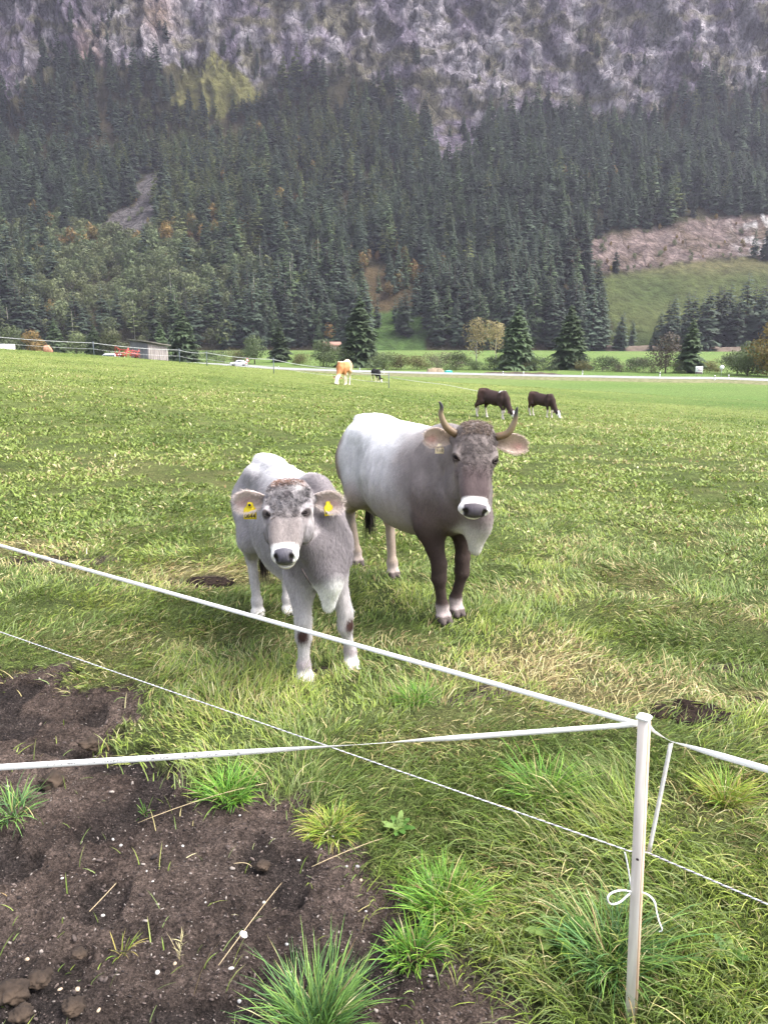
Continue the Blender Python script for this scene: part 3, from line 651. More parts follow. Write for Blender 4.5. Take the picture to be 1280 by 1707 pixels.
KINDS = {
 'spruce': (lambda: spruce_np(24, 12, 1, width=.25), M_spr, lambda: trunk_np(.93, .012), bark, 'spruce_tree'),
 'spruce_b': (lambda: spruce_np(22, 11, 2, width=.21, bare=.1, ragged=.5), M_spr, lambda: trunk_np(.93, .012), bark, 'spruce_tree'),
 'spruce_g': (lambda: spruce_np(24, 11, 3, width=.25, bare=.05), M_spr2, lambda: trunk_np(.93, .012), bark, 'spruce_tree'),
 'bare_spruce': (lambda: spruce_np(20, 9, 4, width=.16, bare=.38, ragged=.5), M_spr2, lambda: trunk_np(.93, .011), pale_bark, 'spruce_tree'),
 'larch': (lambda: spruce_np(20, 9, 5, width=.25, bare=.22, ragged=.6, droop=.15, sparse=.15), M_lar, lambda: trunk_np(.93, .011), pale_bark, 'larch_tree'),
 'broad': (lambda: broad_np(520, 6, width=.5, nl=8), M_bro, lambda: trunk_np(.6, .02, 4, 1), bark, 'broadleaf_tree'),
 'autumn': (lambda: broad_np(420, 7, width=.40, nl=7), M_yel, lambda: trunk_np(.6, .02, 4, 2), bark, 'broadleaf_tree'),
 'near_spruce': (lambda: spruce_np(44, 24, 8, width=.40, bare=.02, twigs=6, ragged=.5), M_spr2, lambda: trunk_np(.93, .016), bark, 'spruce_tree'),
 'near_spruce_b': (lambda: spruce_np(42, 22, 9, width=.34, bare=.03, twigs=6, ragged=.55), M_spr2, lambda: trunk_np(.93, .016), bark, 'spruce_tree'),
 'near_broad': (lambda: broad_np(2600, 10, width=.62, size=.026, nl=12, lo=.05), M_bro, lambda: trunk_np(.6, .022, 7, 3), bark, 'broadleaf_tree'),
 'near_grey': (lambda: broad_np(1700, 11, width=.50, size=.022, nl=10, lo=.05), M_gry, lambda: trunk_np(.6, .02, 7, 4), bark, 'broadleaf_tree'),
 'near_autumn': (lambda: broad_np(2200, 12, width=.50, size=.026, nl=10, lo=.05), M_yel, lambda: trunk_np(.6, .022, 7, 5), bark, 'broadleaf_tree'),
 'shrub': (lambda: broad_np(3600, 21, width=.75, size=.028, nl=10, lo=.0, shrub=True), M_bro, lambda: trunk_np(.4, .02, 6, 7), bark, 'bush'),
 'shrub_b': (lambda: broad_np(3200, 22, width=.95, size=.03, nl=9, lo=.0, shrub=True), M_dk, lambda: trunk_np(.4, .02, 6, 8), bark, 'bush'),
 'shrub_grey': (lambda: broad_np(2400, 23, width=.75, size=.024, nl=9, lo=.0, shrub=True), M_gry, lambda: trunk_np(.5, .02, 8, 9), bark, 'bush'),
 'shrub_yel': (lambda: broad_np(2800, 24, width=.8, size=.028, nl=9, lo=.0, shrub=True), M_olv, lambda: trunk_np(.5, .02, 8, 9), bark, 'bush'),
 'birch': (lambda: broad_np(1100, 13, width=.34, size=.020, nl=9, lo=.2), M_bri, lambda: trunk_np(.75, .012, 7, 6), pale_bark, 'birch_tree'),
}
PROTO = {}
def tree(kind, loc, h, rz=0, **kw):
    fn, ml, tf, mb_, nm_ = KINDS[kind]
    if kind not in PROTO:
        v, f, c = fn(); cr_ = mesh_np('crown', v, f, ml, cols=c); tr_ = tf().build('trunk', mb_, smooth=True)
        PROTO[kind] = (cr_, tr_); first = True
    else: first = False
    e = empty(nm_, loc, rz, **kw); e.scale = (h, h, h)
    for o in PROTO[kind]:
        c = o if first else link(o.copy()); c.parent = e
    return e
# forest points
def forest_mask(x, y, z):
    a, b_ = proj(x, y, z)
    jx = (fbm(x/22, y/22, seed=131, oct=4)-.5)*60; jy = (fbm(x/22, y/22, seed=132, oct=4)-.5)*45
    q, w = a+jx, b_+jy
    d = np.ones(len(x))
    cl = inpoly(q, w, CLIFF); led = fbm(x/20, z/9, seed=145, oct=4); ch = fbm(x/26, z/60, seed=149, oct=3)
    d = np.where(cl, np.clip((ch-.50)*4.5, 0, .5)+.02, d)
    for poly, v in ((GRASS_T, .02), (SCREE_L, .14), (SCREE_R, .12), (MEAD_R, .0), (MEAD_M, .03), (MEAD_S, .05), (BROWN_M, .35)):
        d = np.where(inpoly(a+jx*.6, b_+jy*.6, poly), v, d)
    return d, a, b_, cl
GY, GZ = my2.reshape(len(MT), len(MX)), mz2.reshape(len(MT), len(MX))
M0 = 30000; x = RNG.uniform(-1, 1, M0)*1; t = np.concatenate([RNG.uniform(1, 340, M0-4500), RNG.uniform(250, 400, 4500)]); x = np.clip(x*(450+t)*.66, -850, 850)
fi = (x-MX[0])/2.5; i0 = fi.astype(int); fi -= i0; j0 = np.searchsorted(MT, t)-1; fj = (t-MT[j0])/(MT[j0+1]-MT[j0])
bil = lambda Gd: Gd[j0, i0]*(1-fi)*(1-fj)+Gd[j0, i0+1]*fi*(1-fj)+Gd[j0+1, i0]*(1-fi)*fj+Gd[j0+1, i0+1]*fi*fj
y = bil(GY); z = bil(GZ)
d, a, b_, cl = forest_mask(x, y, z)
keep = RNG.random(M0) < d*(.45+.75*np.clip((fbm(x/38, y/45, seed=171, oct=3)-.38)*5, 0, 1))*.42
x, y, z, t, a, b_, cl = [q[keep] for q in (x, y, z, t, a, b_, cl)]
ka = np.array(['spruce', 'spruce_b', 'spruce_g', 'bare_spruce', 'larch', 'broad', 'autumn'])
dec = np.clip(blob(a, b_, 200, 500, 260, 75)*1.3+blob(a, b_, 180, 410, 150, 30), 0, 1)*(a < 520)
lar = np.clip(blob(a, b_, 330, 300, 100, 140)*1.1+blob(a, b_, 570, 230, 110, 110)*.9+blob(a, b_, 300, 210, 80, 60)*.6+blob(a, b_, 640, 400, 60, 60)*.5+.06, 0, .85)
aut = np.clip(blob(a, b_, 230, 405, 200, 30)*.55+blob(a, b_, 640, 480, 80, 50)*.8+blob(a, b_, 1000, 310, 60, 25)*.4+blob(a, b_, 450, 330, 60, 90)*.3, 0, .8)
u = RNG.random(len(x)); kind = np.full(len(x), 0); u2 = RNG.random(len(x))
kind = np.where(u2 < .45, 0, np.where(u2 < .75, 1, np.where(u2 < .93, 2, 3)))
kind = np.where(u < lar*.8, 4, kind); kind = np.where(RNG.random(len(x)) < dec, 5, kind); kind = np.where(RNG.random(len(x)) < aut*.55, 6, kind)
hgt = np.where(kind <= 3, RNG.normal(21.5, 5, len(x))*np.where(t < 60, 1.2, 1), np.where(kind == 4, RNG.normal(21, 3, len(x)), RNG.normal(11, 2.5, len(x))))
inR = inpoly(a, b_, SCREE_R)|inpoly(a, b_, SCREE_L); kind = np.where(inR, np.where(RNG.random(len(x)) < .5, 5, 6), kind); hgt = np.where(inR, RNG.uniform(2.5, 6, len(x)), hgt)
hgt = np.clip(hgt*RNG.lognormal(0, .16, len(x)), 2.5, 38)*np.where(cl, .55, 1)
# conifer group standing on the right meadow
ex = []
for i in range(26):
    bx = 1085+i*8.6+random.uniform(-5, 5); Y = random.uniform(415, 455); p = P(bx, 583, Y); p[2] = max(VALLEY, float(mheight(np.array([p[0]]), np.array([Y]))[0]))
    tpx = 545-58*min((bx-1085)/40, 1)-35*min(max(bx-1130, 0)/150, 1)+random.uniform(-18, 26); ex.append((p[0], Y, p[2], P(bx, tpx, Y)[2]-p[2]))
for (bx, tpx) in ((1035, 512), (1052, 528), (1028, 530), (1000, 486), (985, 470), (968, 480), (990, 500), (955, 462), (1008, 540)):
    Y = random.uniform(425, 450); p = P(bx, 583, Y); p[2] = max(VALLEY, float(mheight(np.array([p[0]]), np.array([Y]))[0])); ex.append((p[0], Y, p[2], P(bx, tpx, Y)[2]-p[2]))
ex = np.array(ex)
x = np.concatenate([x, ex[:, 0]]); y = np.concatenate([y, ex[:, 1]]); z = np.concatenate([z, ex[:, 2]]); hgt = np.concatenate([hgt, ex[:, 3]]); kind = np.concatenate([kind, np.zeros(len(ex), int)])
infr = (np.abs(x) < y*.53)
key = np.where(infr, y-hgt*3, 9e9); order = np.argsort(key); ind = order[:285]; rest = order[285:]
LAB = {0: 'dark spruce at the lower edge of the mountain forest', 1: 'slim dark spruce at the lower edge of the mountain forest', 2: 'greener spruce at the lower edge of the mountain forest', 3: 'spruce with a bare pale lower trunk at the foot of the mountain',
       4: 'yellow-green larch at the lower edge of the mountain forest', 5: 'low grey-green broadleaf tree at the foot of the mountain', 6: 'brownish autumn broadleaf tree at the foot of the mountain'}
GRP = {0: 'dark spruces at the forest edge', 1: 'slim spruces at the forest edge', 2: 'greener spruces at the forest edge', 3: 'spruces with bare trunks', 4: 'larches at the forest edge', 5: 'broadleaf trees at the forest edge', 6: 'autumn trees at the forest edge'}
for i in ind:
    k = int(kind[i]); tree(ka[k], (x[i], y[i], z[i]-.4), hgt[i], random.random()*6.28, label=LAB[k], cat='tree', group=GRP[k])
for k in range(7):
    if ka[k] not in PROTO: tree(ka[k], (-250+k*9, 470, mheight(np.array([-250.]), np.array([470.]))[0]), 16, 0, label=LAB[k], cat='tree', group=GRP[k])
# the rest of the forest: one object, instances of the crown meshes
fm = bpy.data.meshes.new('forest'); fm.vertices.add(len(rest))
fm.vertices.foreach_set('co', np.stack([x[rest], y[rest], z[rest]-.5], 1).astype(np.float32).ravel())
for nm_, ty, val in (('sc', 'FLOAT', hgt[rest]), ('rz', 'FLOAT', RNG.random(len(rest))*6.28), ('kd', 'INT', kind[rest])):
    at_ = fm.attributes.new(nm_, ty, 'POINT'); at_.data.foreach_set('value', val.astype(np.float32 if ty == 'FLOAT' else np.int32))
fo = meta(link(bpy.data.objects.new('forest', fm)), label='dark conifer forest covering the mountainside below the cliffs', kind='stuff')
ng = bpy.data.node_groups.new('forest', 'GeometryNodeTree'); ng.interface.new_socket('Geometry', in_out='INPUT', socket_type='NodeSocketGeometry'); ng.interface.new_socket('Geometry', in_out='OUTPUT', socket_type='NodeSocketGeometry')
gi = ng.nodes.new('NodeGroupInput'); go = ng.nodes.new('NodeGroupOutput'); jn = ng.nodes.new('GeometryNodeJoinGeometry')
def na(n, t):
    q = ng.nodes.new('GeometryNodeInputNamedAttribute'); q.data_type = t; q.inputs['Name'].default_value = n; return next(o for o in q.outputs if o.enabled and o.name == 'Attribute')
sc_, rz_, kd_ = na('sc', 'FLOAT'), na('rz', 'FLOAT'), na('kd', 'INT')
cx = ng.nodes.new('ShaderNodeCombineXYZ'); ng.links.new(rz_, cx.inputs[2])
for k in range(7):
    oi = ng.nodes.new('GeometryNodeObjectInfo'); oi.inputs['Object'].default_value = PROTO[ka[k]][0]; oi.inputs['As Instance'].default_value = True; oi.transform_space = 'ORIGINAL'
    cm = ng.nodes.new('FunctionNodeCompare'); cm.data_type = 'INT'; cm.operation = 'EQUAL'
    ai = [s for s in cm.inputs if s.enabled]; ng.links.new(kd_, ai[0]); ai[1].default_value = k
    ip = ng.nodes.new('GeometryNodeInstanceOnPoints'); ng.links.new(gi.outputs[0], ip.inputs['Points']); ng.links.new(cm.outputs[0], ip.inputs['Selection'])
    ng.links.new(oi.outputs['Geometry'], ip.inputs['Instance']); ng.links.new(cx.outputs[0], ip.inputs['Rotation']); ng.links.new(sc_, ip.inputs['Scale']); ng.links.new(ip.outputs[0], jn.inputs[0])
ng.links.new(jn.outputs[0], go.inputs[0]); md_ = fo.modifiers.new('forest', 'NODES'); md_.node_group = ng

# ------------------------------------------------------------ trees and bushes along the stream beyond the road
ROW = [('near_spruce', 860, 617, 505, 'broad dark spruce, left one of the two tall spruces beyond the road'), ('near_spruce', 948, 616, 505, 'broad dark spruce, right one of the two tall spruces beyond the road'),
       ('near_spruce_b', 1148, 622, 528, 'dark spruce behind the white poster board'), ('near_spruce', 600, 612, 490, 'large dark spruce standing beyond the tan cow'),
       ('near_spruce_b', 467, 604, 532, 'small dark spruce between two pale bushes left of the tan cow'), ('near_spruce', 308, 603, 512, 'broad dark spruce just right of the wooden hut'),
       ('near_spruce_b', 95, 596, 528, 'dark spruce rising behind the pasture at the far left'), ('near_spruce', 160, 598, 540, 'dark spruce behind the red hay machine'), ('near_spruce_b', 270, 602, 535, 'dark spruce directly behind the hut roof'),
       ('birch', 793, 616, 524, 'pale yellowish birch left of the two tall spruces'), ('birch', 826, 606, 531, 'small pale birch between the yellow birch and the left tall spruce'),
       ('near_broad', 425, 607, 556, 'grey-green bushy tree right of the hut, left of the small spruce'), ('near_broad', 540, 611, 563, 'rounded grey-green bushy tree right of the small spruce'),
       ('near_broad', 185, 598, 545, 'grey-green tree behind the red hay machine'), ('near_autumn', 60, 594, 548, 'olive tree behind the pasture crest at the far left'), ('near_broad', 25, 594, 540, 'grey-green tree behind the long white trailer'), ('near_broad', 130, 598, 550, 'grey-green tree left of the hay machine behind the crest'),
       ('near_grey', 1108, 622, 550, 'tall greyish bare-looking tree left of the spruce by the poster'), ('near_autumn', 1284, 628, 528, 'yellow and brown autumn tree at the right edge'), ('near_broad', 1245, 626, 566, 'olive green tree left of the autumn tree at the right edge'),
       ('shrub', 640, 616, 583, 'low grey-green bush behind the black calf'), ('shrub_yel', 668, 616, 584, 'low olive bush right of the black calf'), ('shrub_grey', 728, 616, 582, 'low greyish twiggy bush left of the turquoise container'), ('shrub_yel', 695, 616, 586, 'low olive bush left of the greyish twiggy bush'),
       ('shrub', 760, 616, 582, 'grey-green bush behind the turquoise container'), ('shrub_b', 905, 618, 590, 'low dark bush between the two tall spruces'), ('shrub_b', 1003, 619, 589, 'round dark bush right of the two tall spruces'),
       ('shrub_b', 1058, 620, 592, 'dark bush second to the right of the two tall spruces'), ('shrub', 1228, 624, 580, 'grey-green bush behind the round sign'), ('shrub_yel', 1182, 622, 596, 'low olive bush right of the poster board'),
       ('shrub_b', 823, 617, 589, 'low dark bush left of the left tall spruce'), ('shrub_grey', 1085, 621, 588, 'greyish bush joining the tall bare-looking tree'), ('shrub_yel', 972, 618, 597, 'low olive bush at the foot of the right tall spruce'), ('shrub_grey', 1030, 620, 598, 'low greyish bush between the two round dark bushes'),
       ('shrub_yel', 500, 609, 584, 'low olive bush between the small spruce and the rounded bushy tree'), ('shrub', 570, 612, 572, 'grey-green bush in front of the large dark spruce'), ('shrub_yel', 400, 606, 578, 'low olive bush at the left of the grey-green bushy tree'), ('shrub_b', 360, 604, 580, 'low dark green bush right of the spruce by the hut'),
       ('shrub_b', 1262, 626, 590, 'low dark bush in front of the olive green tree at the right'), ('shrub', 1130, 622, 598, 'low bush in front of the spruce behind the poster board'), ('shrub', 790, 617, 598, 'low bush at the foot of the pale yellowish birch'), ('shrub_yel', 878, 618, 600, 'low olive bush at the foot of the left tall spruce')]
for i, (k, bx, by, ty, lab) in enumerate(ROW):
    p = V(bx, by); top = P(bx, ty, p[1]); tree(k, p-np.array([0, 0, .2]), top[2]-p[2]+.2, i*2.1, label=lab, cat='bush' if 'bush' in lab else 'tree')
# ------------------------------------------------------------ road and verge
def offs(pts, w):
    pts = np.array(pts, float); t = np.gradient(pts, axis=0); t /= np.linalg.norm(t[:, :2], axis=1)[:, None]; n = np.stack([-t[:, 1], t[:, 0], 0*t[:, 0]], 1); return pts+n*w
def catmull(P_, k=8):
    P_ = np.array(P_, float); P_ = np.vstack([2*P_[0]-P_[1], P_, 2*P_[-1]-P_[-2]]); o = []
    for i in range(1, len(P_)-2):
        for t in np.linspace(0, 1, k, endpoint=False):
            o.append(.5*((2*P_[i])+(-P_[i-1]+P_[i+1])*t+(2*P_[i-1]-5*P_[i]+4*P_[i+1]-P_[i+2])*t*t+(-P_[i-1]+3*P_[i]-3*P_[i+1]+P_[i+2])*t**3))
    o.append(P_[-2]); return np.array(o)
rc = [V(2300, 690), V(1280, 638.5), V(1100, 634.5), V(900, 630.5), V(720, 626.2), V(560, 621.5), V(440, 616.5), V(398, 613.2), V(330, 609), V(200, 604)]
rc = catmull(rc, 10); RZ = VALLEY+.55
def strip(name, c, w0, w1, z, m, **kw):
    a, b_ = offs(c, w0), offs(c, w1); a[:, 2] = b_[:, 2] = z; n = len(c)
    v = np.concatenate([a, b_]); f = np.array([(i, i+1, n+i+1, n+i) for i in range(n-1)]); return mesh_np(name, v, f, m, **kw)
road_m = var_mat('wet_asphalt', (.22, .22, .23), (.32, .32, .33), .8, .45, .15, spec=.6)
# embankment with sloped shoulders, then the carriageway and its edge lines
n = len(rc); rows = [(-6.2, VALLEY-.1), (-4.1, RZ-.02), (4.1, RZ-.02), (6.2, VALLEY-.1)]
v = []; 
for w, z in rows:
    q = offs(rc, w); q[:, 2] = z; v.append(q)
f = [(r*n+i, r*n+i+1, (r+1)*n+i+1, (r+1)*n+i) for r in range(3) for i in range(n-1)]
emb_m = var_mat('road_bank', (.10, .11, .045), (.17, .16, .085), 1.5, .95, .3)
mesh_np('road_bank', np.concatenate(v), np.array(f), emb_m, kind='structure', label='grassy bank carrying the road')
strip('road', rc, -3.6, 3.6, RZ, road_m, kind='structure', label='pale wet road crossing the valley')
wl_m = mat('road_paint', (.8, .8, .8), .6)
for w in (-3.4, 3.4): strip('road_line', rc, w-.07, w+.07, RZ+.012, wl_m, kind='structure', label='white edge line of the road')
# dark ditch / bank beyond road
bank_m = var_mat('peaty_bank', (.035, .028, .02), (.09, .07, .045), 1.2, .95, .5)
def ridge(name, p0, p1, w, h, m, seed, **kw):
    nx, ny = 50, 9; vs = []
    for i in range(nx):
        for j in range(ny):
            t = i/(nx-1); s = j/(ny-1)*2-1; q = p0*(1-t)+p1*t
            k = h*(1-s*s)*min(1, 6*t, 6*(1-t))*(.6+.8*float(vn([t*14+seed], [s*3.], seed=seed)[0])); vs.append((q[0], q[1]+s*w, q[2]-.03+k))
    f = np.array([(i*ny+j, (i+1)*ny+j, (i+1)*ny+j+1, i*ny+j+1) for i in range(nx-1) for j in range(ny-1)]); return mesh_np(name, np.array(vs), f, m, smooth=True, **kw)
ridge('earth_bank', V(790, 624.5), V(945, 625.5), 2.0, .55, bank_m, 2, kind='structure', label='low dark earth bank beyond the road')
ridge('far_bank', V(930, 584.5), V(1290, 586), 9, 2.3, var_mat('brown_bank', (.09, .065, .05), (.15, .12, .09), .4, .95, .4), 3, kind='structure', label='long brown bank at the far edge of the meadow')
ridge('reed_bank', V(708, 622.6), V(742, 622.6), 1.6, 1.1, var_mat('dry_reed', (.16, .12, .08), (.27, .22, .15), 2.5, .95, .8, stretch=(4, 4, .6)), 5, label='low mound of dry reeds beside the road, left of the turquoise container', cat='dry reeds')
# ------------------------------------------------------------ wooden hut behind the crest
wood = var_mat('weathered_boards', (.17, .15, .145), (.34, .30, .28), 2.6, .9, .4, stretch=(5, 5, .35)); wood_d = var_mat('dark_boards', (.10, .095, .105), (.20, .19, .20), 2.6, .9, .4, stretch=(5, 5, .35))
roof_m = var_mat('roof_boards', (.11, .10, .09), (.22, .20, .17), 1.5, .9, .4); dark_m = mat('dark_opening', (.012, .012, .012), .9)
hy = 100.0; c0 = P(248, 600, hy); A0 = P(219, 597, hy+4.0); B0 = P(281, 602, hy+1.6)
top = P(248, 572, hy)[2]; base = VALLEY+2.3
hut = empty('wooden_hut', (c0[0], c0[1], base), 0, label='weathered grey wooden hut with a slanting roof behind the pasture crest', cat='hut')
def wall(a, b_, m_, z0, z1a, z1b, nb, seed):
    R = np.random.default_rng(seed); mb = MB(); a = np.array(a); b_ = np.array(b_); d = b_-a; Lw = np.linalg.norm(d); t = d/Lw; nr = np.array([t[1], -t[0]])
    for i in range(nb):
        u0, u1 = (i+.03)/nb, (i+.97)/nb; o = nr*(R.random()*.05); zt0, zt1 = z1a+(z1b-z1a)*u0, z1a+(z1b-z1a)*u1; zb = z0-R.random()*.1
        q = [a+d*u0+o, a+d*u1+o, a+d*u1+o-nr*.06, a+d*u0+o-nr*.06]
        mb.add([(*q[k], zb) for k in range(4)]+[(*q[0], zt0), (*q[1], zt1), (*q[2], zt1), (*q[3], zt0)], [(0, 1, 5, 4), (1, 2, 6, 5), (2, 3, 7, 6), (3, 0, 4, 7), (4, 5, 6, 7), (3, 2, 1, 0)])
    return mb
a_ = A0[:2]-c0[:2]; b2 = B0[:2]-c0[:2]; Hh = top-base
wall(a_, (0, 0), wood_d, 0, Hh+.25, Hh, 12, 1).build('side_wall', wood_d, hut); wall((0.03, -.03), b2, wood, 0, Hh, Hh-.45, 9, 2).build('front_wall', wood, hut)
far_ = a_+b2; wall(b2, far_, wood_d, 0, Hh-.45, Hh-.2, 12, 3).build('back_wall', wood_d, hut); wall(far_, a_, wood_d, 0, Hh-.2, Hh+.25, 9, 4).build('back_wall', wood_d, hut)
mb = MB(); u = b2/np.linalg.norm(b2); w_ = a_/np.linalg.norm(a_)
cs = [-u*.3-w_*.35, b2+u*.35-w_*.35, far_+u*.35+w_*.3, a_-u*.3+w_*.3]; zs = [Hh+.12, Hh-.42, Hh-.16, Hh+.40]
mb.add([(*c, z) for c, z in zip(cs, zs)]+[(*c, z+.16) for c, z in zip(cs, zs)], [(3, 2, 1, 0), (4, 5, 6, 7), (0, 1, 5, 4), (1, 2, 6, 5), (2, 3, 7, 6), (3, 0, 4, 7)])
mb.build('roof', roof_m, hut)
for u0 in (.55,):
    q = a_*(u0); mb = MB(); t = a_/np.linalg.norm(a_); mb.add([(*(q+t*k[0]-np.array([t[1], -t[0]])*-.09*1), k[1]) for k in ((-.5, .2+Hh*.38), (.5, .2+Hh*.38), (.5, Hh*.62), (-.5, Hh*.62))], [(0, 1, 2, 3)])
# ------------------------------------------------------------ red hay tedder in front of the hut
red_m = var_mat('red_paint', (.35, .045, .04), (.5, .10, .08), 5, .5, .1); steel = mat('dull_steel', (.25, .25, .25), .45, metal=.7); rub = mat('rubber', (.02, .02, .02), .85)
tc_ = P(213, 599, 84.0); ted = empty('hay_tedder', tc_, math.radians(-6), label='red folded hay tedder parked beside the wooden hut', cat='farm machine')
mb = MB(); 
mb.tube([(-1.35, 0, .55), (0, 0, .75), (1.45, 0, .5)], .07, 6); mb.tube([(-1.2, .3, 1.05), (0, .2, .95), (1.3, .3, .8)], .05, 6); mb.tube([(0, -.4, .35), (0, .4, 1.15)], .07, 6)
for s in (-1, -.35, .4, 1.1): mb.tube([(s, 0, .6), (s+.15, .3, 1.0)], .045, 5)
mb.tube([(-1.35, 0, .55), (-1.3, .1, 1.35), (-.8, .2, 1.0)], .045, 5)
mb.build('frame', red_m, ted)
for i, s in enumerate((-1.1, -.35, .4, 1.1)):
    mb = MB(); 
    for k in range(7):
        a = k*2*math.pi/7+i*.4; p0 = np.array([s, -.05, .45]); p1 = p0+np.array([math.cos(a)*.42, -.1, math.sin(a)*.34]); mb.tube([p0, p1], .028, 4); mb.tube([p1, p1+np.array([math.cos(a+.6)*.13, -.1, -.12])], .015, 4)
    mb.sphere((s, -.05, .45), .11, 8, 5); mb.build('rotor', red_m, ted)
for s in (-.8, .8):
    mb = MB(); mb.tube([(s, .45, .22), (s, .57, .22)], [.22, .22], 14); mb.build('wheel', rub, ted)
# ------------------------------------------------------------ cars
glass = mat('car_glass', (.02, .025, .03), .1, spec=.6)
def car(loc, rz, col, label, L_=4.2, tall=1.45, scale=1.0):
    m = mat('car_paint', col, .35, spec=.5); e = empty('car', loc, rz, label=label, cat='car'); h = tall
    prof = [(-L_/2, .35), (-L_/2+.02, .72), (-L_/2+.35, .90), (-L_*.23, .95), (-L_*.08, h-.06), (L_*.05, h), (L_*.25, h-.06), (L_*.43, .98), (L_/2, .85), (L_/2, .35)]
    w = .84; vs = []; fs = []; k = len(prof)
    for (x_, z_) in prof:
        ww = w*(.82 if z_ > 1.1 else 1.0)
        vs += [(x_, -ww, z_), (x_, ww, z_)]
    for i in range(k-1): fs.append((2*i, 2*i+2, 2*i+3, 2*i+1))
    fs.append(tuple(range(0, 2*k, 2))[::-1]); fs.append(tuple(range(1, 2*k, 2))); fs.append((0, 1, 2*k-1, 2*k-2))
    MB().add(vs, fs).build('body', m, e)
    for s in (-1, 1):
        y0, y1 = s*(w+.015), s*(w*.82+.02)
        MB().add([(-L_*.20, y0, .97), (L_*.36, y0, 1.0), (L_*.24, y1, h-.12), (-L_*.075, y1, h-.12)], [(0, 1, 2, 3)]).build('side_window', glass, e)
    MB().add([(-L_*.235, -w*.9, .985), (-L_*.235, w*.9, .985), (-L_*.085, w*.78, h-.09), (-L_*.085, -w*.78, h-.09)], [(0, 1, 2, 3)]).build('windscreen', glass, e)
    for x_ in (-L_*.31, L_*.31):
        for s in (-1, 1):
            wh = MB().tube([(x_, s*(w-.2), .31), (x_, s*(w+.02), .31)], [.31, .31], 16).build('wheel', rub, e)
            r_ = MB().tube([(x_, s*(w+.0), .31), (x_, s*(w+.035), .31)], [.19, .17], 12).build('rim', steel, wh)
    for s in (-.6, .6):
        MB().box((-L_/2-.01, s, .72), (.05, .3, .13)).build('headlight', mat('lamp_glass', (.8, .8, .78), .2), e); MB().box((L_/2+.01, s, .78), (.05, .26, .14)).build('tail_light', mat('tail_red', (.5, .02, .02), .3), e)
    return e
p = V(398, 613.6); p[2] = RZ+.01
e = car(p, math.atan2(.55, -.83)+math.pi*0, (.72, .72, .75), 'silver car with a red tail driving along the road, right of the hut'); 
e.rotation_euler.z = 0.35+math.pi*0
MB().box((1.85, 0, .68), (.5, 1.74, .30), bev=.05).build('rear_panel', mat('red_panel', (.45, .05, .05), .4), e)
p = P(186, 597, 90.0); car(p-np.array([0, 0, .75]), 1.45, (.62, .64, .70), 'silver car standing left of the red hay tedder, half hidden by the crest', L_=3.4, tall=1.3)
# long white trailer at the far left
p = P(2, 586, 86.0); tr = empty('trailer', p-np.array([0, 0, .6]), 0, label='long low white trailer behind the pasture crest at the left edge', cat='trailer')
MB().box((-.6, 0, .98), (3.6, 1.9, .75), bev=.08).build('box', mat('white_sheet', (.8, .8, .82), .5), tr); MB().box((-.6, 0, .5), (3.4, 1.6, .12)).build('chassis', steel, tr)
for s in (-1.6, .4): MB().tube([(s, -.9, .3), (s, -1.05, .3)], [.3, .3], 14).build('wheel', rub, tr)
# heap / salt lick at left crest
sx = P(80, 585.5, 62.0); v_, f_ = ico(3, .35, 33, (.38, .3, .42)); o = mesh_np('hay_heap', v_, f_, var_mat('rusty_heap', (.28, .13, .08), (.42, .24, .16), 6, .9, .6), smooth=True, label='small reddish brown heap on the crest at the left', cat='heap'); o.location = (sx[0], sx[1], g(sx[0], sx[1])+.1)
# far little house at the wood's edge
p = V(553, 585.5); p[2] = VALLEY; hs_ = empty('farmhouse', p, .2, label='tiny brown-roofed house at the edge of the wood behind the meadow', cat='house')
MB().box((0, 0, 1.4), (9, 6, 2.8)).build('wall', var_mat('plaster', (.35, .28, .24), (.45, .38, .33), 2, .9, .1), hs_)
rf = MB(); rf.add([(-5, -3.8, 2.6), (5, -3.8, 2.6), (5, 3.8, 2.6), (-5, 3.8, 2.6), (-5, 0, 5), (5, 0, 5)], [(0, 1, 5, 4), (2, 3, 4, 5), (1, 2, 5), (3, 0, 4), (3, 2, 1, 0)]); rf.build('roof', var_mat('brown_roof', (.20, .11, .085), (.28, .17, .13), 3, .9, .2), hs_)
for s in (-2.6, 0, 2.6): MB().box((s, -3.03, 1.5), (1.1, .08, 1.0)).build('window', glass, hs_)
# turquoise container
p = V(747, 624.5); tq = mat('turquoise_plastic', (.03, .42, .38), .5); e = empty('container', p, .2, label='small turquoise container beside the road', cat='container')
MB().box((0, 0, .36), (1.5, .9, .62), bev=.12, taper=1.08).build('tub', tq, e); MB().box((0, 0, .74), (1.6, .98, .12), bev=.04).build('lid', tq, e); MB().sphere((0, 0, .80), (.6, .4, .14)).build('cover', mat('pale_turquoise', (.2, .6, .55), .5), e, smooth=True)
# signs
white_s = mat('sign_white', (.82, .82, .82), .5); galv = mat('galvanised_post', (.4, .41, .42), .5, metal=.6); red_s = mat('sign_red', (.6, .03, .03), .5); blk = mat('sign_black', (.03, .03, .035), .6)
p = V(1163.5, 628.5); e = empty('poster_board', p, -.25, label='white rectangular poster board on posts beside the road', cat='sign')
MB().box((0, 0, 1.35), (1.35, .06, 1.5)).build('panel', white_s, e)
for (cx_, cz_, w, h) in ((-.1, 1.78, .8, .16), (.1, 1.52, .7, .10), (.15, 1.34, .9, .16)): MB().box((cx_, -.036, cz_), (w, .012, h)).build('lettering', mat('poster_print', (.45, .32, .40), .6), e)
MB().box((0, -.036, .82), (1.25, .012, .3)).build('dark_band', mat('poster_dark', (.10, .05, .09), .6), e)
for s in (-.5, .5): MB().tube([(s, .05, -.3), (s, .05, 2.0)], .04, 6).build('post', galv, e)
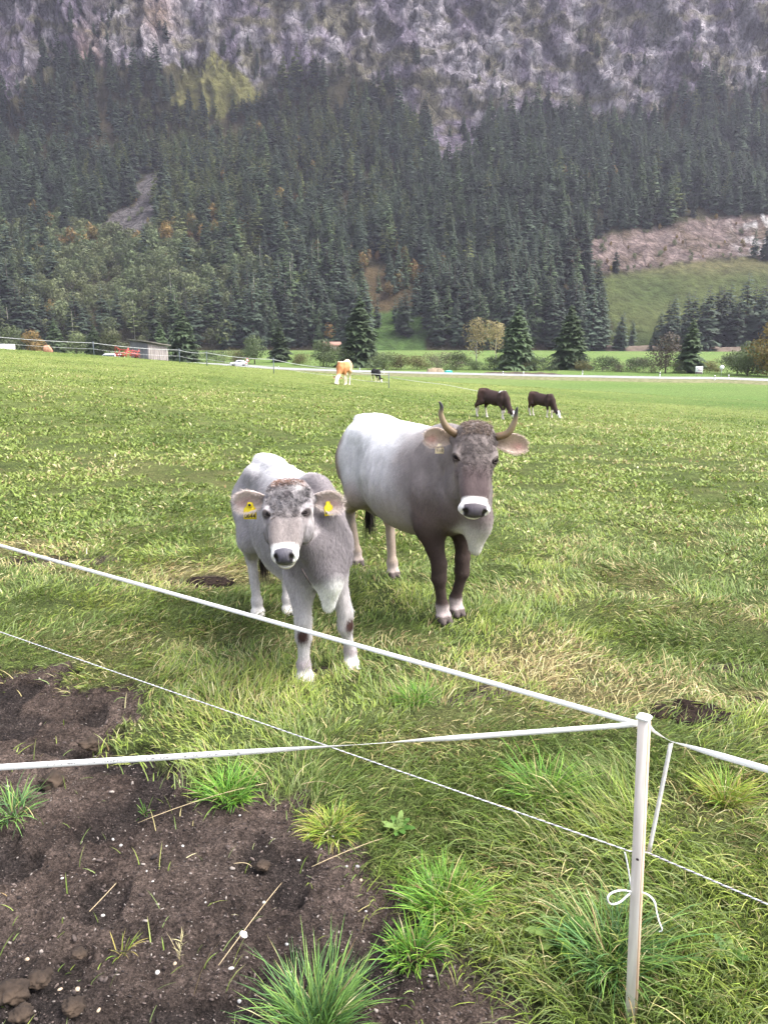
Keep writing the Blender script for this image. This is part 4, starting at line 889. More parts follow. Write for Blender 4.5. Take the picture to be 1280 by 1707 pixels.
p = V(1201, 630); e = empty('round_sign', p, -.3, label='white round road sign on a post beside the road', cat='sign')
MB().tube([(0, .05, -.2), (0, .05, 2.5)], .045, 8).build('post', galv, e); MB().tube([(0, .01, 2.05), (0, -.03, 2.05)], [.42, .42], 24).build('disc', white_s, e); 
p = V(413, 615.5); e = empty('warning_sign', p, 0, label='triangular warning sign with a red border beside the driving car', cat='sign')
MB().tube([(0, .05, -.2), (0, .05, 2.0)], .05, 8).build('post', galv, e); R_ = .62
tri = lambda r, y_: [(r*math.cos(math.radians(a)), y_, 2.15+r*math.sin(math.radians(a))) for a in (90, 210, 330)]
MB().add(tri(R_, -.02)+tri(R_, .02), [(0, 1, 2), (5, 4, 3), (0, 3, 4, 1), (1, 4, 5, 2), (2, 5, 3, 0)]).build('border', red_s, e); MB().add(tri(R_*.66, -.03)+tri(R_*.66, 0), [(0, 1, 2), (5, 4, 3), (0, 3, 4, 1), (1, 4, 5, 2), (2, 5, 3, 0)]).build('face', white_s, e)
for i, (a, b_) in enumerate([(1213, 636.5), (1190, 637.5), (838, 629.8), (872, 630.5), (970, 628.6), (1099, 631), (640, 626), (465, 619.6), (600, 623)]):
    p = V(a, b_); p[2] = VALLEY+.15; e = empty('delineator_post', p, 0, cat='roadside post', group='white delineator posts along the road', label='white delineator post at the roadside')
    MB().box((0, 0, .55), (.20, .10, 1.1), taper=.9, bev=.02).build('post', white_s, e); MB().box((0, -.004, .86), (.195, .11, .2)).build('reflector_band', blk, e)
# ------------------------------------------------------------ far fence along the crest and across the pasture
fp_m = mat('fence_stake', (.12, .14, .17), .7); wire_m = mat('pale_fence_wire', (.62, .62, .62), .6)
FF = [(-60, 60), (158, 60), (300, 60), (345, 58), (456, 54), (562, 50), (648, 46)]
tops = []
for i, (a, Y) in enumerate(FF):
    x_ = P(a, 600, Y)[0]; z_ = g(x_, Y); tops.append(np.array([x_, Y, z_+ (1.0 if i < 5 else .85)]))
    o = MB().tube([(0, 0, -.2), (0, 0, tops[-1][2]-z_+.06)], .028, 6).build('fence_stake', fp_m, cat='fence stake', group='dark stakes of the far fence', label='thin dark stake of the far fence on the crest'); o.location = (x_, Y, z_)
o = MB()
for dz in (-.05, -.5):
    pts = []
    for i in range(len(tops)-1):
        for t in np.linspace(0, 1, 6, endpoint=False):
            q = tops[i]*(1-t)+tops[i+1]*t+np.array([0, 0, dz-.10*4*t*(1-t)]); pts.append(q)
    pts.append(tops[-1]+np.array([0, 0, dz])); o.tube(pts, .017 if dz > -.2 else .009, 5)
o.build('fence_wire', wire_m, label='pale wires of the far fence running along the crest', cat='fence wire')
pts = [P(648, 632, 46), P(735, 645, 34)*[1, 1, 0], P(785, 654, 30)*[1, 1, 0]]
q0 = G(655, 636); q1 = G(740, 646); q2 = G(800, 656)
MB().tube([q0+[0, 0, .25], (q0+q1)/2+[0, 0, .2], q1+[0, 0, .2], q2+[0, 0, .12]], .014, 5).build('fence_tape', wire_m, label='faint white tape lying low across the pasture behind the dark cattle', cat='fence tape')
# ------------------------------------------------------------ cattle: one continuous skin per animal from blended solids
def surface_nets(F, X, Y, Z):
    """naive surface nets on a rectilinear grid (F<0 inside)"""
    nx, ny, nz = F.shape; S = F < 0
    c = np.zeros((nx-1, ny-1, nz-1), np.uint8)
    for dx in (0, 1):
        for dy in (0, 1):
            for dz in (0, 1): c += S[dx:nx-1+dx, dy:ny-1+dy, dz:nz-1+dz]
    act = np.argwhere((c > 0) & (c < 8)); I = np.full(c.shape, -1, np.int64); I[tuple(act.T)] = np.arange(len(act))
    acc = np.zeros((len(act), 3)); cnt = np.zeros(len(act)); i, j, k = act.T
    co = [X, Y, Z]; cor = [(a, b_, d) for a in (0, 1) for b_ in (0, 1) for d in (0, 1)]
    for p in cor:
        for ax in range(3):
            if p[ax]: continue
            q = list(p); q[ax] = 1
            f0 = F[i+p[0], j+p[1], k+p[2]]; f1 = F[i+q[0], j+q[1], k+q[2]]; m = (f0 < 0) != (f1 < 0)
            t = np.where(m, f0/np.where(m, f0-f1, 1), 0)
            base_ = [X[i+p[0]], Y[j+p[1]], Z[k+p[2]]]; o1 = co[ax][[i, j, k][ax]+1]
            base_[ax] = base_[ax]*(1-t)+o1*t
            for a in range(3): acc[:, a] += np.where(m, base_[a], 0)
            cnt += m
    V_ = acc/cnt[:, None]; Q = []
    for ax in range(3):
        sl0 = [slice(1, -1)]*3; sl1 = [slice(1, -1)]*3; sl0[ax] = slice(0, -1); sl1[ax] = slice(1, None)
        A_, B_ = S[tuple(sl0)], S[tuple(sl1)]; e = np.argwhere(A_ != B_); st = A_[tuple(e.T)]
        e = e.copy(); o = [a for a in range(3) if a != ax]
        for a in o: e[:, a] += 1
        u_, v_ = o
        def cell(du, dv):
            q = e.copy(); q[:, u_] -= du; q[:, v_] -= dv; return I[tuple(q.T)]
        q = np.stack([cell(1, 1), cell(0, 1), cell(0, 0), cell(1, 0)], 1)
        flip = st if ax != 1 else ~st
        q = np.where(flip[:, None], q, q[:, ::-1]); Q.append(q)
    return V_, np.concatenate(Q)
class Field:
    def __init__(s, X, Y, Z): s.X, s.Y, s.Z = X, Y, Z; s.F = np.full((len(X), len(Y), len(Z)), 1.0, np.float32)
    def sub(s, lo, hi):
        r = [];
        for A_, l, h in ((s.X, lo[0], hi[0]), (s.Y, lo[1], hi[1]), (s.Z, lo[2], hi[2])):
            a = int(np.searchsorted(A_, l)); b_ = int(np.searchsorted(A_, h)); r.append(slice(max(a-1, 0), min(b_+1, len(A_))))
        return tuple(r)
    def comb(s, sl, d, k, mode):
        F = s.F[sl]
        if mode == 'sub': d = -d; h = np.clip(.5-.5*(F-d)/k, 0, 1); s.F[sl] = F*(1-h)+d*h+k*h*(1-h); return
        h = np.clip(.5+.5*(F-d)/k, 0, 1); s.F[sl] = F*(1-h)+d*h-k*h*(1-h)
    def pts(s, sl): return s.X[sl[0]][:, None, None], s.Y[sl[1]][None, :, None], s.Z[sl[2]][None, None, :]
    def cone(s, a, b_, ra, rb, k=.03, squash=None, mode='add'):
        a = np.array(a, float); b_ = np.array(b_, float); m = max(ra, rb)*(1 if squash is None else 1/min(squash[1], 1))+k+.03
        sl = s.sub(np.minimum(a, b_)-m, np.maximum(a, b_)+m); x, y, z = s.pts(sl); px_, py_, pz_ = x-a[0], y-a[1], z-a[2]; d = b_-a
        if squash is not None:
            u, f = np.array(squash[0], float), squash[1]; u = u/np.linalg.norm(u)
            pu = (px_*u[0]+py_*u[1]+pz_*u[2])*(f-1); px_ = px_+pu*u[0]; py_ = py_+pu*u[1]; pz_ = pz_+pu*u[2]; d = d+u*(d.dot(u)*(f-1))
        t = np.clip((px_*d[0]+py_*d[1]+pz_*d[2])/(d.dot(d)+1e-9), 0, 1)
        dd = np.sqrt((px_-t*d[0])**2+(py_-t*d[1])**2+(pz_-t*d[2])**2)-(ra+(rb-ra)*t)
        s.comb(sl, dd, k, mode)
    def ell(s, c, r, R=None, k=.03, mode='add'):
        c = np.array(c, float); r = np.array(r, float); m = r.max()+k+.03; R = np.eye(3) if R is None else np.array(R)   # rows = axes
        sl = s.sub(c-m, c+m); x, y, z = s.pts(sl); p = [x-c[0], y-c[1], z-c[2]]
        q = [(p[0]*R[i, 0]+p[1]*R[i, 1]+p[2]*R[i, 2]) for i in range(3)]
        k0 = np.sqrt(sum((q[i]/r[i])**2 for i in range(3)))+1e-6; k1 = np.sqrt(sum((q[i]/r[i]**2)**2 for i in range(3)))+1e-6
        s.comb(sl, (k0*(k0-1)/k1), k, mode)
    def torso(s, st, k=.04, ridge=.2, hgt=1.0):
        st = np.array(st); x0, x1 = st[0, 0], st[-1, 0]; sl = s.sub((x0-.1, -.6, .1*st[0, 1]), (x1+.1, .6, 2)); x, y, z = s.pts(sl)
        xi = np.clip(s.X[sl[0]], x0, x1); cr_ = catmull(st, 12); I_ = lambda c: np.interp(xi, cr_[:, 0], cr_[:, c])[:, None, None]
        cz, w, h = I_(1)+I_(3)*(1-hgt)*.6-(xi[:, None, None]+.3)*(.10 if hgt < 1 else 0), I_(2), I_(3)*hgt; t = (z-cz)/h
        w = w*(1-ridge*np.clip(t, 0, 1.2)**1.3-.10*np.clip(-t, 0, 1.2)**2); over = np.maximum(np.abs(x-np.clip(x, x0, x1)), 0)
        e = 2.25; d = ((np.abs(y)/w)**e+(np.abs(t))**e)**(1/e); dd = (d-1)*np.minimum(w, h)*.9; dd = np.where(over > 0, np.sqrt(np.maximum(dd, 0)**2+over**2), dd)
        s.comb(sl, dd.astype(np.float32), k, 'add')
def fine_axis(lo, hi, h, f0, f1, hf):
    return np.unique(np.round(np.concatenate([np.arange(lo, min(f0, hi), h), np.arange(max(f0, lo), min(f1, hi), hf), np.arange(max(f1, lo), hi+h, h)]), 5))
def nrm(v): v = np.array(v, float); return v/np.linalg.norm(v)
fur_m = mat('coat', rough=.75, spec=.18)
at = N(fur_m, 'ShaderNodeAttribute', attribute_name='Col'); tc = N(fur_m, 'ShaderNodeTexCoord'); mp = N(fur_m, 'ShaderNodeMapping'); mp.inputs['Scale'].default_value = (1, 1, .28); L(fur_m, tc.outputs['Object'], mp.inputs[0])
n1_ = N(fur_m, 'ShaderNodeTexNoise', Scale=150, Detail=4); L(fur_m, mp.outputs[0], n1_.inputs['Vector']); n2_ = N(fur_m, 'ShaderNodeTexNoise', Scale=11, Detail=5); L(fur_m, tc.outputs['Object'], n2_.inputs['Vector'])
ad = N(fur_m, 'ShaderNodeMath', operation='ADD'); L(fur_m, n1_.outputs[0], ad.inputs[0]); L(fur_m, n2_.outputs[0], ad.inputs[1])
mr = N(fur_m, 'ShaderNodeMapRange'); L(fur_m, ad.outputs[0], mr.inputs[0]); mr.inputs['From Min'].default_value = .7; mr.inputs['From Max'].default_value = 1.3; mr.inputs['To Min'].default_value = .80; mr.inputs['To Max'].default_value = 1.18
mx_ = N(fur_m, 'ShaderNodeMixRGB', blend_type='MULTIPLY'); mx_.inputs[0].default_value = 1; L(fur_m, at.outputs['Color'], mx_.inputs[1]); L(fur_m, mr.outputs[0], mx_.inputs[2]); L(fur_m, mx_.outputs[0], bsdf(fur_m).inputs['Base Color'])
bp = N(fur_m, 'ShaderNodeBump', Strength=.45, Distance=.004); L(fur_m, n1_.outputs[0], bp.inputs['Height']); L(fur_m, bp.outputs[0], bsdf(fur_m).inputs['Normal'])
mr2 = N(fur_m, 'ShaderNodeMapRange'); L(fur_m, at.outputs['Alpha'], mr2.inputs[0]); mr2.inputs['To Min'].default_value = .38; mr2.inputs['To Max'].default_value = .8; L(fur_m, mr2.outputs[0], bsdf(fur_m).inputs['Roughness'])
hair_m = mat('coat_hair', rough=.7, spec=.2); at = N(hair_m, 'ShaderNodeAttribute', attribute_name='Col'); L(hair_m, at.outputs['Color'], bsdf(hair_m).inputs['Base Color'])
eye_m = mat('eye_black', (.006, .004, .004), .12, spec=.06); lash_m = mat('lash', (.02, .015, .013), .8)
horn_m = mat('horn', rough=.42, spec=.4); at = N(horn_m, 'ShaderNodeAttribute', attribute_name='Col'); nn_ = N(horn_m, 'ShaderNodeTexNoise', Scale=60, Detail=5); mh = N(horn_m, 'ShaderNodeMixRGB', blend_type='MULTIPLY'); mh.inputs[0].default_value = .6
L(horn_m, at.outputs['Color'], mh.inputs[1]); L(horn_m, nn_.outputs[0], mh.inputs[2]); mg2 = N(horn_m, 'ShaderNodeMixRGB', blend_type='ADD'); mg2.inputs[0].default_value = .25; L(horn_m, mh.outputs[0], mg2.inputs[1]); L(horn_m, at.outputs['Color'], mg2.inputs[2]); L(horn_m, mg2.outputs[0], bsdf(horn_m).inputs['Base Color'])

def cattle(o):
    """o: dict of pose in world/local units; builds Empty > body, eyes, horns, ears tags, hair"""
    O = np.array(o['O'], float); fw = nrm([*o['fwd'], 0]); lf = np.array([-fw[1], fw[0], 0.]); Rw = np.stack([fw, lf, [0, 0, 1.]])      # rows: local axes in world
    e = empty(o.get('name', 'cow'), O, math.atan2(fw[1], fw[0]), label=o['label'], cat=o['cat'])
    loc = lambda p: Rw@(np.array(p, float)-O); vec = lambda v: Rw@np.array(v, float)
    s = o['s']; hp = loc(o['poll']); mz_ = loc(o['muzzle']); Fh = nrm(mz_-hp); Sh = vec(o['side']); Sh = nrm(Sh-Fh*Sh.dot(Fh)); Nh = np.cross(Fh, Sh); 
    if Nh.dot(vec(o['facing'])) < 0: Nh = -Nh
    hl = np.linalg.norm(mz_-hp); q = hl/.50; hw = q*o.get('hw', 1); uw = o.get('uw', 1.0); ck = o.get('cheek', 1.0); mw = o.get('mw', 1.0)         # head size, width factor
    H = lambda a, b_, c: hp+Sh*a*hw+Nh*b_*q+Fh*c*q
    RH = np.stack([Sh, Nh, Fh]); res, hres = o['res'], o['hres']
    lo = np.minimum(hp, mz_)-.20*q-.02; hi = np.maximum(hp, mz_)+.20*q+.02
    X = fine_axis(-1.12*s, max(1.05*s, hi[0]+.05), res, lo[0], hi[0], hres); Y_ = fine_axis(min(-.46*s, lo[1]-.03), max(.46*s, hi[1]+.03), res, lo[1], hi[1], hres); Z = fine_axis(-.03, max(1.40*s, hi[2]+.06), res, lo[2], hi[2], hres)
    A = Field(X, Y_, Z); S = lambda *p: np.array(p)*s
    fat = o.get('fat', 1.0); sw = o.get('sw', 1.0)
    A.torso([(-.86*s, 1.0*s, .10*s, .15*s), (-.78*s, .99*s, .185*s*fat, .21*s), (-.62*s, .955*s, .232*s*fat, .265*s), (-.40*s, .90*s, .265*s*fat, .325*s), (-.15*s, .865*s, .315*s*fat, .365*s), (.10*s, .86*s, .325*s*fat, .37*s),
             (.35*s, .875*s, .27*s*fat, .355*s), (.55*s, .905*s, .22*s*fat, .33*s), (.72*s, .92*s, .175*s*fat, .28*s), (.82*s, .92*s, .12*s, .20*s)], k=.03*s, ridge=o.get('ridge', .25), hgt=o.get('hgt', 1.0))
    for y in (-1, 1):
        A.ell(S(-.50, y*.165*fat, 1.10), S(.07, .05, .06), k=.09*s); A.ell(S(-.80, y*.08, 1.06), S(.05, .04, .06), k=.07*s)
        A.ell(S(-.64, y*.15*fat, .88), S(.17, .10, .27), k=.07*s)                       # thigh
        A.ell(S(.50, y*.16*fat*sw, .90), S(.13, .085*sw, .30), k=.06*s)                        # shoulder
        A.ell(S(-.40, y*.33*fat, 1.0), S(.12, .05, .12), k=.10*s, mode='sub')
    A.ell(S(-.78, 0, 1.16), S(.10, .05, .055), k=.05*s); A.ell(S(.52, 0, 1.20 if o.get('hgt', 1) == 1 else 1.08), S(.16, .05, .06), k=.08*s); A.ell(S(-.50, 0, 1.195), S(.2, .06, .04), k=.06*s)
    # tail
    tl = o.get('tail', (0, .0)); tp = [S(-.87, 0, 1.17), S(-.945, tl[0]*.3, 1.05), S(-.965, tl[0]*.7, .75), S(-.95, tl[0], .52)]
    for i in range(3): A.cone(tp[i], tp[i+1], (.040, .026, .020, .016)[i]*s, (.026, .020, .016)[i]*s, k=.03*s)
    # neck: withers / chest -> head
    nb = H(0, -.13, .06); ng_ = H(0, -.15, .15); nk = o.get('nk', 1.0); w1 = S(.56, 0, 1.02); w2 = S(.70, 0, .84); m1 = (w1+nb)*.5+S(0, 0, -.0); bend = o.get('neck_bend', (0, 0, 0)); m1 = m1+np.array(bend)
    A.cone(w1, m1, .19*s*nk, .125*s*nk, k=.07*s, squash=((0, 1, 0), 1.2)); A.cone(m1, nb, .125*s*nk, .085*q, k=.05*s)
    m2 = (w2+ng_)*.5+np.array(bend)-S(0, 0, .02); A.cone(w2, m2, .17*s*nk, .12*s*nk, k=.07*s, squash=((0, 1, 0), 1.2)); A.cone(m2, ng_, .12*s*nk, .075*q, k=.05*s)
    # dewlap and brisket
    bk = o.get('bk', 1.0); bx = o.get('brisket', (.80, 0, .58)); A.cone(m2-S(0, 0, .05), S(bx[0]+.02, bx[1], bx[2]+.16), .055*s*bk, .085*s*bk, k=.07*s, squash=((0, 1, 0), 1.5)); A.cone(S(bx[0]+.0, bx[1], bx[2]+.20), S(bx[0]-.03, bx[1], bx[2]), .10*s*bk, .055*s*bk, k=.08*s, squash=((0, 1, 0), 1.3))
    if o.get('udder'): A.ell(S(-.50, 0, .60), S(.15, .12, .12), k=.06*s)
    # legs
    LG = []
    th = o.get('leg', 1.0)*s
    for i, (fx, fy, fz) in enumerate(o['feet']):                 # RF, LF, RH, LH : hoof position local (metres)
        y = -1 if i % 2 == 0 else 1; f = np.array([fx, fy, fz])
        if i < 2:
            sh = S(.53, y*.165*sw, .86); el = S(.50, y*.155*sw, .64); fet = f+np.array([-.035*s, 0, .115*s]); kn = el*.42+fet*.58+S(.035, 0, -.01); kn[2] = .345*s+fz
            A.cone(sh, el, .115*th, .088*th, k=.07*s, squash=((0, 1, 0), 1.25)); A.cone(el, kn+[0, 0, .06*s], .080*th, .047*th, k=.05*s); A.cone(kn+[0, 0, .05*s], kn-[0, 0, .035*s], .050*th, .050*th, k=.02*s)
            A.cone(kn-[0, 0, .05*s], fet, .037*th, .034*th, k=.03*s)
            LG.append((el, kn, fet))
        else:
            hp_ = S(-.66, y*.15, .90); stf = S(-.47, y*.17, .68); fet = f+np.array([-.035*s, 0, .12*s]); hk = np.array([fet[0]-.075*s, fet[1]*.8+hp_[1]*.2, .47*s+fz])
            A.cone(hp_, stf, .15*th, .11*th, k=.07*s, squash=((0, 1, 0), 1.3)); A.cone(stf, hk, .105*th, .050*th, k=.06*s); A.cone(hk+[-.012*s, 0, .045*s], hk-[0, 0, .03*s], .042*th, .047*th, k=.03*s, squash=((0, 1, 0), 1.2))
            A.cone(S(-.74, y*.12, .80), hk+[-.03*s, 0, .04*s], .09*th, .024*th, k=.06*s)
            A.cone(hk-[0, 0, .03*s], fet, .038*th, .034*th, k=.03*s); LG.append((stf, hk, fet))
        A.ell(fet, (.047*th, .045*th, .042*th), k=.02*s)
        for c in (-1, 1):
            c0_ = f+np.array([-.005*s, c*.021*s, .045*s]); A.cone(fet-[0, 0, .02*s], c0_, .030*th, .030*th, k=.02*s); A.cone(c0_-[.015*s, 0, .0], f+np.array([.030*s, c*.024*s, .018*s]), .034*th, .020*th, k=.006)
        A.ell(f+np.array([-.055*s, .02*s, .075*s]), (.014*s,)*3, k=.01); A.ell(f+np.array([-.055*s, -.02*s, .075*s]), (.014*s,)*3, k=.01)
    # head
    def E(c, r, k=.03, mode='add', wf=None):
        wf = uw if wf is None else wf; A.ell(H(c[0]*wf, c[1], c[2]), np.array(r)*np.array([hw*wf, q, q]), RH, k*q, mode)
    C = lambda a, b_, ra, rb, k=.03, sq=None: A.cone(H(a[0]*uw, *a[1:]), H(b_[0]*uw, *b_[1:]), ra*q, rb*q, k*q, (Sh, sq/uw*(q/hw)) if sq else None)
    E((0, -.085, .085), (.105, .095, .115), .03); E((0, -.055, .02), (.088, .055, .045), .04)
    C((0, -.065, .13), (0, -.050, .42), .080, .048, .03, .90); C((0, -.125, .15), (0, -.085, .41), .062, .036, .04)
    for y in (-1, 1):
        E((y*.055*ck, -.12+.02*(ck-1), .20+.06*(ck-1)), (.040*ck, .075, .09*ck), .03); E((y*.086, -.040, .165), (.026, .034, .048), .03); E((y*.04, -.03, .30), (.03, .03, .10), .04)
        C((y*.075, -.10, .055), (y*.108/uw*1.06, -.105, .050), .032, .024, .03)
    E((0, -.045, .448), (.074, .055, .043), .022, wf=mw); E((0, -.022, .465), (.050, .030, .030), .02, wf=mw); E((0, -.098, .435), (.052, .034, .050), .018, wf=mw)
    if o.get('detail'):
        for y in (-1, 1):
            E((y*.040, -.006, .484), (.012, .018, .014), .008, 'sub', wf=mw)
            E((y*.052, -.024, .474), (.009, .022, .008), .006, 'sub', wf=mw)
        E((0, -.078, .492), (.050, .0055, .03), .004, 'sub', wf=mw)
    V_, Q = surface_nets(A.F, X, Y_, Z)
    # light smoothing
    if 1:
        ed = np.concatenate([Q[:, [0, 1]], Q[:, [1, 2]], Q[:, [2, 3]], Q[:, [3, 0]]]); ed = np.concatenate([ed, ed[:, ::-1]])
        for it in range(o.get('smooth', 2)):
            a_ = np.stack([np.bincount(ed[:, 0], V_[ed[:, 1], c], len(V_)) for c in range(3)], 1); dg = np.bincount(ed[:, 0], None, len(V_))[:, None]; V_ = V_*.5+a_/dg*.5
    used = np.zeros(len(V_), bool); used[Q.ravel()] = True; rm = np.cumsum(used)-1; V_ = V_[used]; Q = rm[Q]
    if o.get('detail'):
        bm_ = (V_[:, 0] < .75*s)&(V_[:, 2] > .50*s); wv_ = (fbm(V_[:, 0]*7/s, V_[:, 2]*5/s, V_[:, 1]*3/s, seed=61, oct=3)-.5)*.030*s; rb = .0035*s*np.sin(V_[:, 0]/s*2*math.pi/.085+V_[:, 2]*3)*ss(-.35, -.2, V_[:, 0]/s)*ss(.30, .15, V_[:, 0]/s)*ss(.60, .7, V_[:, 2]/s)*ss(1.08, .95, V_[:, 2]/s)
        V_[:, 1] += np.where(bm_, np.tanh(V_[:, 1]/(.08*s))*(wv_+rb), 0)
    hc = (V_-hp)@RH.T/np.array([hw, q, q])
    leg = np.full(len(V_), 9.0); legz = np.full((len(V_),), 9.0); lidx = np.zeros(len(V_), int)
    for i, (a_, k_, f_) in enumerate(LG):
        for p0, p1 in ((a_, k_), (k_, f_), (f_, f_-[0, 0, .12*s])):
            d_ = p1-p0; t = np.clip((V_-p0)@d_/d_.dot(d_), 0, 1); dd = np.linalg.norm(V_-p0-t[:, None]*d_, axis=1); m = dd < leg; leg = np.where(m, dd, leg); lidx = np.where(m, i, lidx)
    gzv = np.array([o['feet'][i][2] for i in range(4)])[lidx]
    hsurf = RH; inhead = (hc[:, 2] > -.05) & (hc[:, 2] < .56) & (np.abs(hc[:, 0]) < .17) & (hc[:, 1] > -.23) & (hc[:, 1] < .08)
    C_ = o['paint'](V_/s, hc, leg/s, lidx, (V_[:, 2]-gzv)/s, inhead)
    # ears (same skin mesh)
    EV, EF, EC = [], [], []; nE = 0
    for y, ed_ in zip((-1, 1), o['ears']):
        b0 = H(y*.100*(.5+.5*uw), -.105, .052); d_ = nrm(vec(ed_[0])); fn = nrm(vec(ed_[1])); L_ = ed_[2]; Wd = ed_[3]; fn = nrm(fn-d_*fn.dot(d_)); ac = np.cross(d_, fn)*(1 if y > 0 else -1); nu, nv_ = 16, 13
        ctr = np.zeros((nu, nv_, 3)); cc = np.zeros((nu, nv_, 3)); bk = np.zeros((nu, nv_, 3))
        for iu in range(nu):
            u = iu/(nu-1); w = Wd*(.30+.70*math.sin(min(u*1.35, 1)*math.pi/2))*math.sqrt(max(1-(max(u-.45, 0)/.56)**2.2, 0)); cup = .62*(1-.55*u)
            for iv in range(nv_):
                v = (iv/(nv_-1))*2-1; p = b0+d_*(L_*u)+ac*(w*v*(1-.1*v))-fn*(w*cup*(1-v*v)*1.1)+fn*L_*.10*math.sin(u*3.1)-np.array([0, 0, L_*.10*u*u])
                ctr[iu, iv] = p; cc[iu, iv] = o['ear_in'](u, v); bk[iu, iv] = o['ear_out'](u, v)
        thk = .006*s
        F_ = ctr; B_ = ctr-fn*thk*2-0*ac; allv = np.concatenate([F_.reshape(-1, 3), B_.reshape(-1, 3)]); allc = np.concatenate([cc.reshape(-1, 3), bk.reshape(-1, 3)])
        gid = np.arange(nu*nv_).reshape(nu, nv_); qf = np.stack([gid[:-1, :-1], gid[1:, :-1], gid[1:, 1:], gid[:-1, 1:]], -1).reshape(-1, 4)
        bd = list(gid[:, 0])+list(gid[-1, 1:])+list(gid[::-1, -1][1:])+list(gid[0, ::-1][1:]); off = nu*nv_
        rim = np.array([(bd[i], bd[i+1], bd[i+1]+off, bd[i]+off) for i in range(len(bd)-1)])
        ff = np.concatenate([qf, qf[:, ::-1]+off, rim])
        EV.append(allv); EC.append(allc); EF.append(ff+nE); nE += len(allv)
        o.setdefault('_ear', []).append((b0, d_, fn, ac, L_, Wd))
    EV = np.concatenate(EV); EC = np.hstack([np.concatenate(EC), np.ones((nE, 1))]); EF = np.concatenate(EF)
    nB = len(V_); VA = np.concatenate([V_, EV]); FA = np.concatenate([Q, EF+nB]); CA = np.concatenate([C_, EC])
    body = mesh_np('body', VA, FA, fur_m, e, cols=CA, smooth=True)
    import bmesh
    bm = bmesh.new(); bm.from_mesh(body.data); bmesh.ops.recalc_face_normals(bm, faces=bm.faces); bm.to_mesh(body.data); bm.free()
    nr_ = np.zeros(len(VA)*3, np.float32); body.data.vertex_normals.foreach_get('vector', nr_); nr_ = nr_.reshape(-1, 3)
    # eyes
    if o.get('detail'):
        for y in (-1, 1):
            ex = nrm(Sh*y*.72+Nh*.70); ew = o.get('ew', 1.0); sf = H(y*.109*uw*ew, -.014, o.get('ef', .187)); slit = Fh*.62-Sh*y*.62+Nh*.30; slit = nrm(slit-ex*slit.dot(ex)); upv = np.cross(ex, slit)
            if upv.dot(Fh) > 0 and abs(upv.dot(Fh)) > .05: upv = -upv
            c = sf-ex*.0150*q; RE = np.stack([slit, ex, upv], 1)
            # push the ball out to where the skin actually is
            dv = (V_-c)@RE; m = (np.abs(dv[:, 0]) < .012)&(np.abs(dv[:, 2]) < .012)&(dv[:, 1] > -.05)
            if m.any(): c = c+ex*(dv[m, 1].mean()-.0150*q)
            MB().sphere(c, (.0265*q, .0200*q, .0150*q), 22, 16, RE).build('eye', eye_m, e, smooth=True)
            lid = MB()
            for el0, thk in ((1, .0036), (-1, .0022)):
                pts = [c+RE@np.array([math.sin(t)*.0262, math.cos(t)*.0182+.0005, el0*math.cos(t*1.1)*.0115])*q for t in np.linspace(-1.25, 1.25, 13)]
                lid.tube(pts, [thk*q*(.45+.55*math.cos(t*1.15)) for t in np.linspace(-1.25, 1.25, 13)], 7)
            lid.build('eyelid', mat('eyelid_skin', o.get('lid', (.05, .035, .03)), .6), e, smooth=True)
        if o.get('horns'):
            for y, pl in zip((-1, 1), o['horns']):
                pts = catmull([loc(p) for p in pl], 7); n = len(pts); m = MB(); rs = [o['horn_r']*(1-.80*(i/(n-1))**1.3) for i in range(n)]; rs[-1] = .002; m.tube(pts, rs, 12)
                cs = []
                for i in range(n):
                    t = i/(n-1); base_ = np.array([.15, .095, .050])*(1-ss(.1, .5, t))+np.array([.24, .18, .11])*ss(.1, .5, t); base_ = base_*(1-ss(.50, .78, t))+np.array([.045, .042, .048])*ss(.50, .78, t); base_ = base_*(.55+.45*ss(0, .12, t)); cs += [base_]*12
                hv = mesh_np('horn', np.array(m.v), m.f, horn_m, e, cols=np.array(cs), smooth=True)
    # hair
    nh = o.get('hairs', 0)
    if nh:
        Bl = Blades(); p0 = VA; 
        w = np.ones(len(VA)); 
        idx = RNG.integers(0, nB, nh); 
        # area weighting: coarse body verts get more hairs
        hd = inhead[np.minimum(idx, nB-1)]; keep = ~hd | (RNG.random(nh) < .55); idx = idx[keep]
        nz_ = nr_[idx]; hh = hc[idx]; root = VA[idx]+RNG.normal(0, res*.5, (len(idx), 3)); root -= nz_*((root-VA[idx])*nz_).sum(1)[:, None]
        fl = np.tile([-.55, 0, -1.0], (len(idx), 1)); lg = (leg[idx] < .11*s)&(root[:, 2] < .62*s); fl[lg] = (0, 0, -1)
        ih = inhead[idx]; whorl = hh[:, 2] < .16; hf = np.where(whorl[:, None], -Fh[None]*1.0+Sh[None]*(np.sign(hh[:, 0])*.8)[:, None], Fh[None]+0*Sh[None]); fl[ih] = hf[ih]
        fl = fl+RNG.normal(0, .25, fl.shape); nf = np.linalg.norm(fl, axis=1)[:, None]; fl = fl/nf; tg = fl-nz_*(fl*nz_).sum(1)[:, None]; tg /= np.linalg.norm(tg, axis=1)[:, None]+1e-6
        ln = o['hair_len']*RNG.uniform(.5, 1.3, len(idx))*np.where(ih, .6, 1)*np.where((root[:, 2] < .25*s), .6, 1); smooth_nose = ih & (hh[:, 2] > .40); eyz = ih & (np.abs(np.abs(hh[:, 0])-.109*uw*o.get('ew', 1)) < .034) & (np.abs(hh[:, 2]-o.get('ef', .187)) < .045); ok = ~smooth_nose & ~eyz
        tg, nz_, root, ln, idx2 = tg[ok], nz_[ok], root[ok], ln[ok], idx[ok]
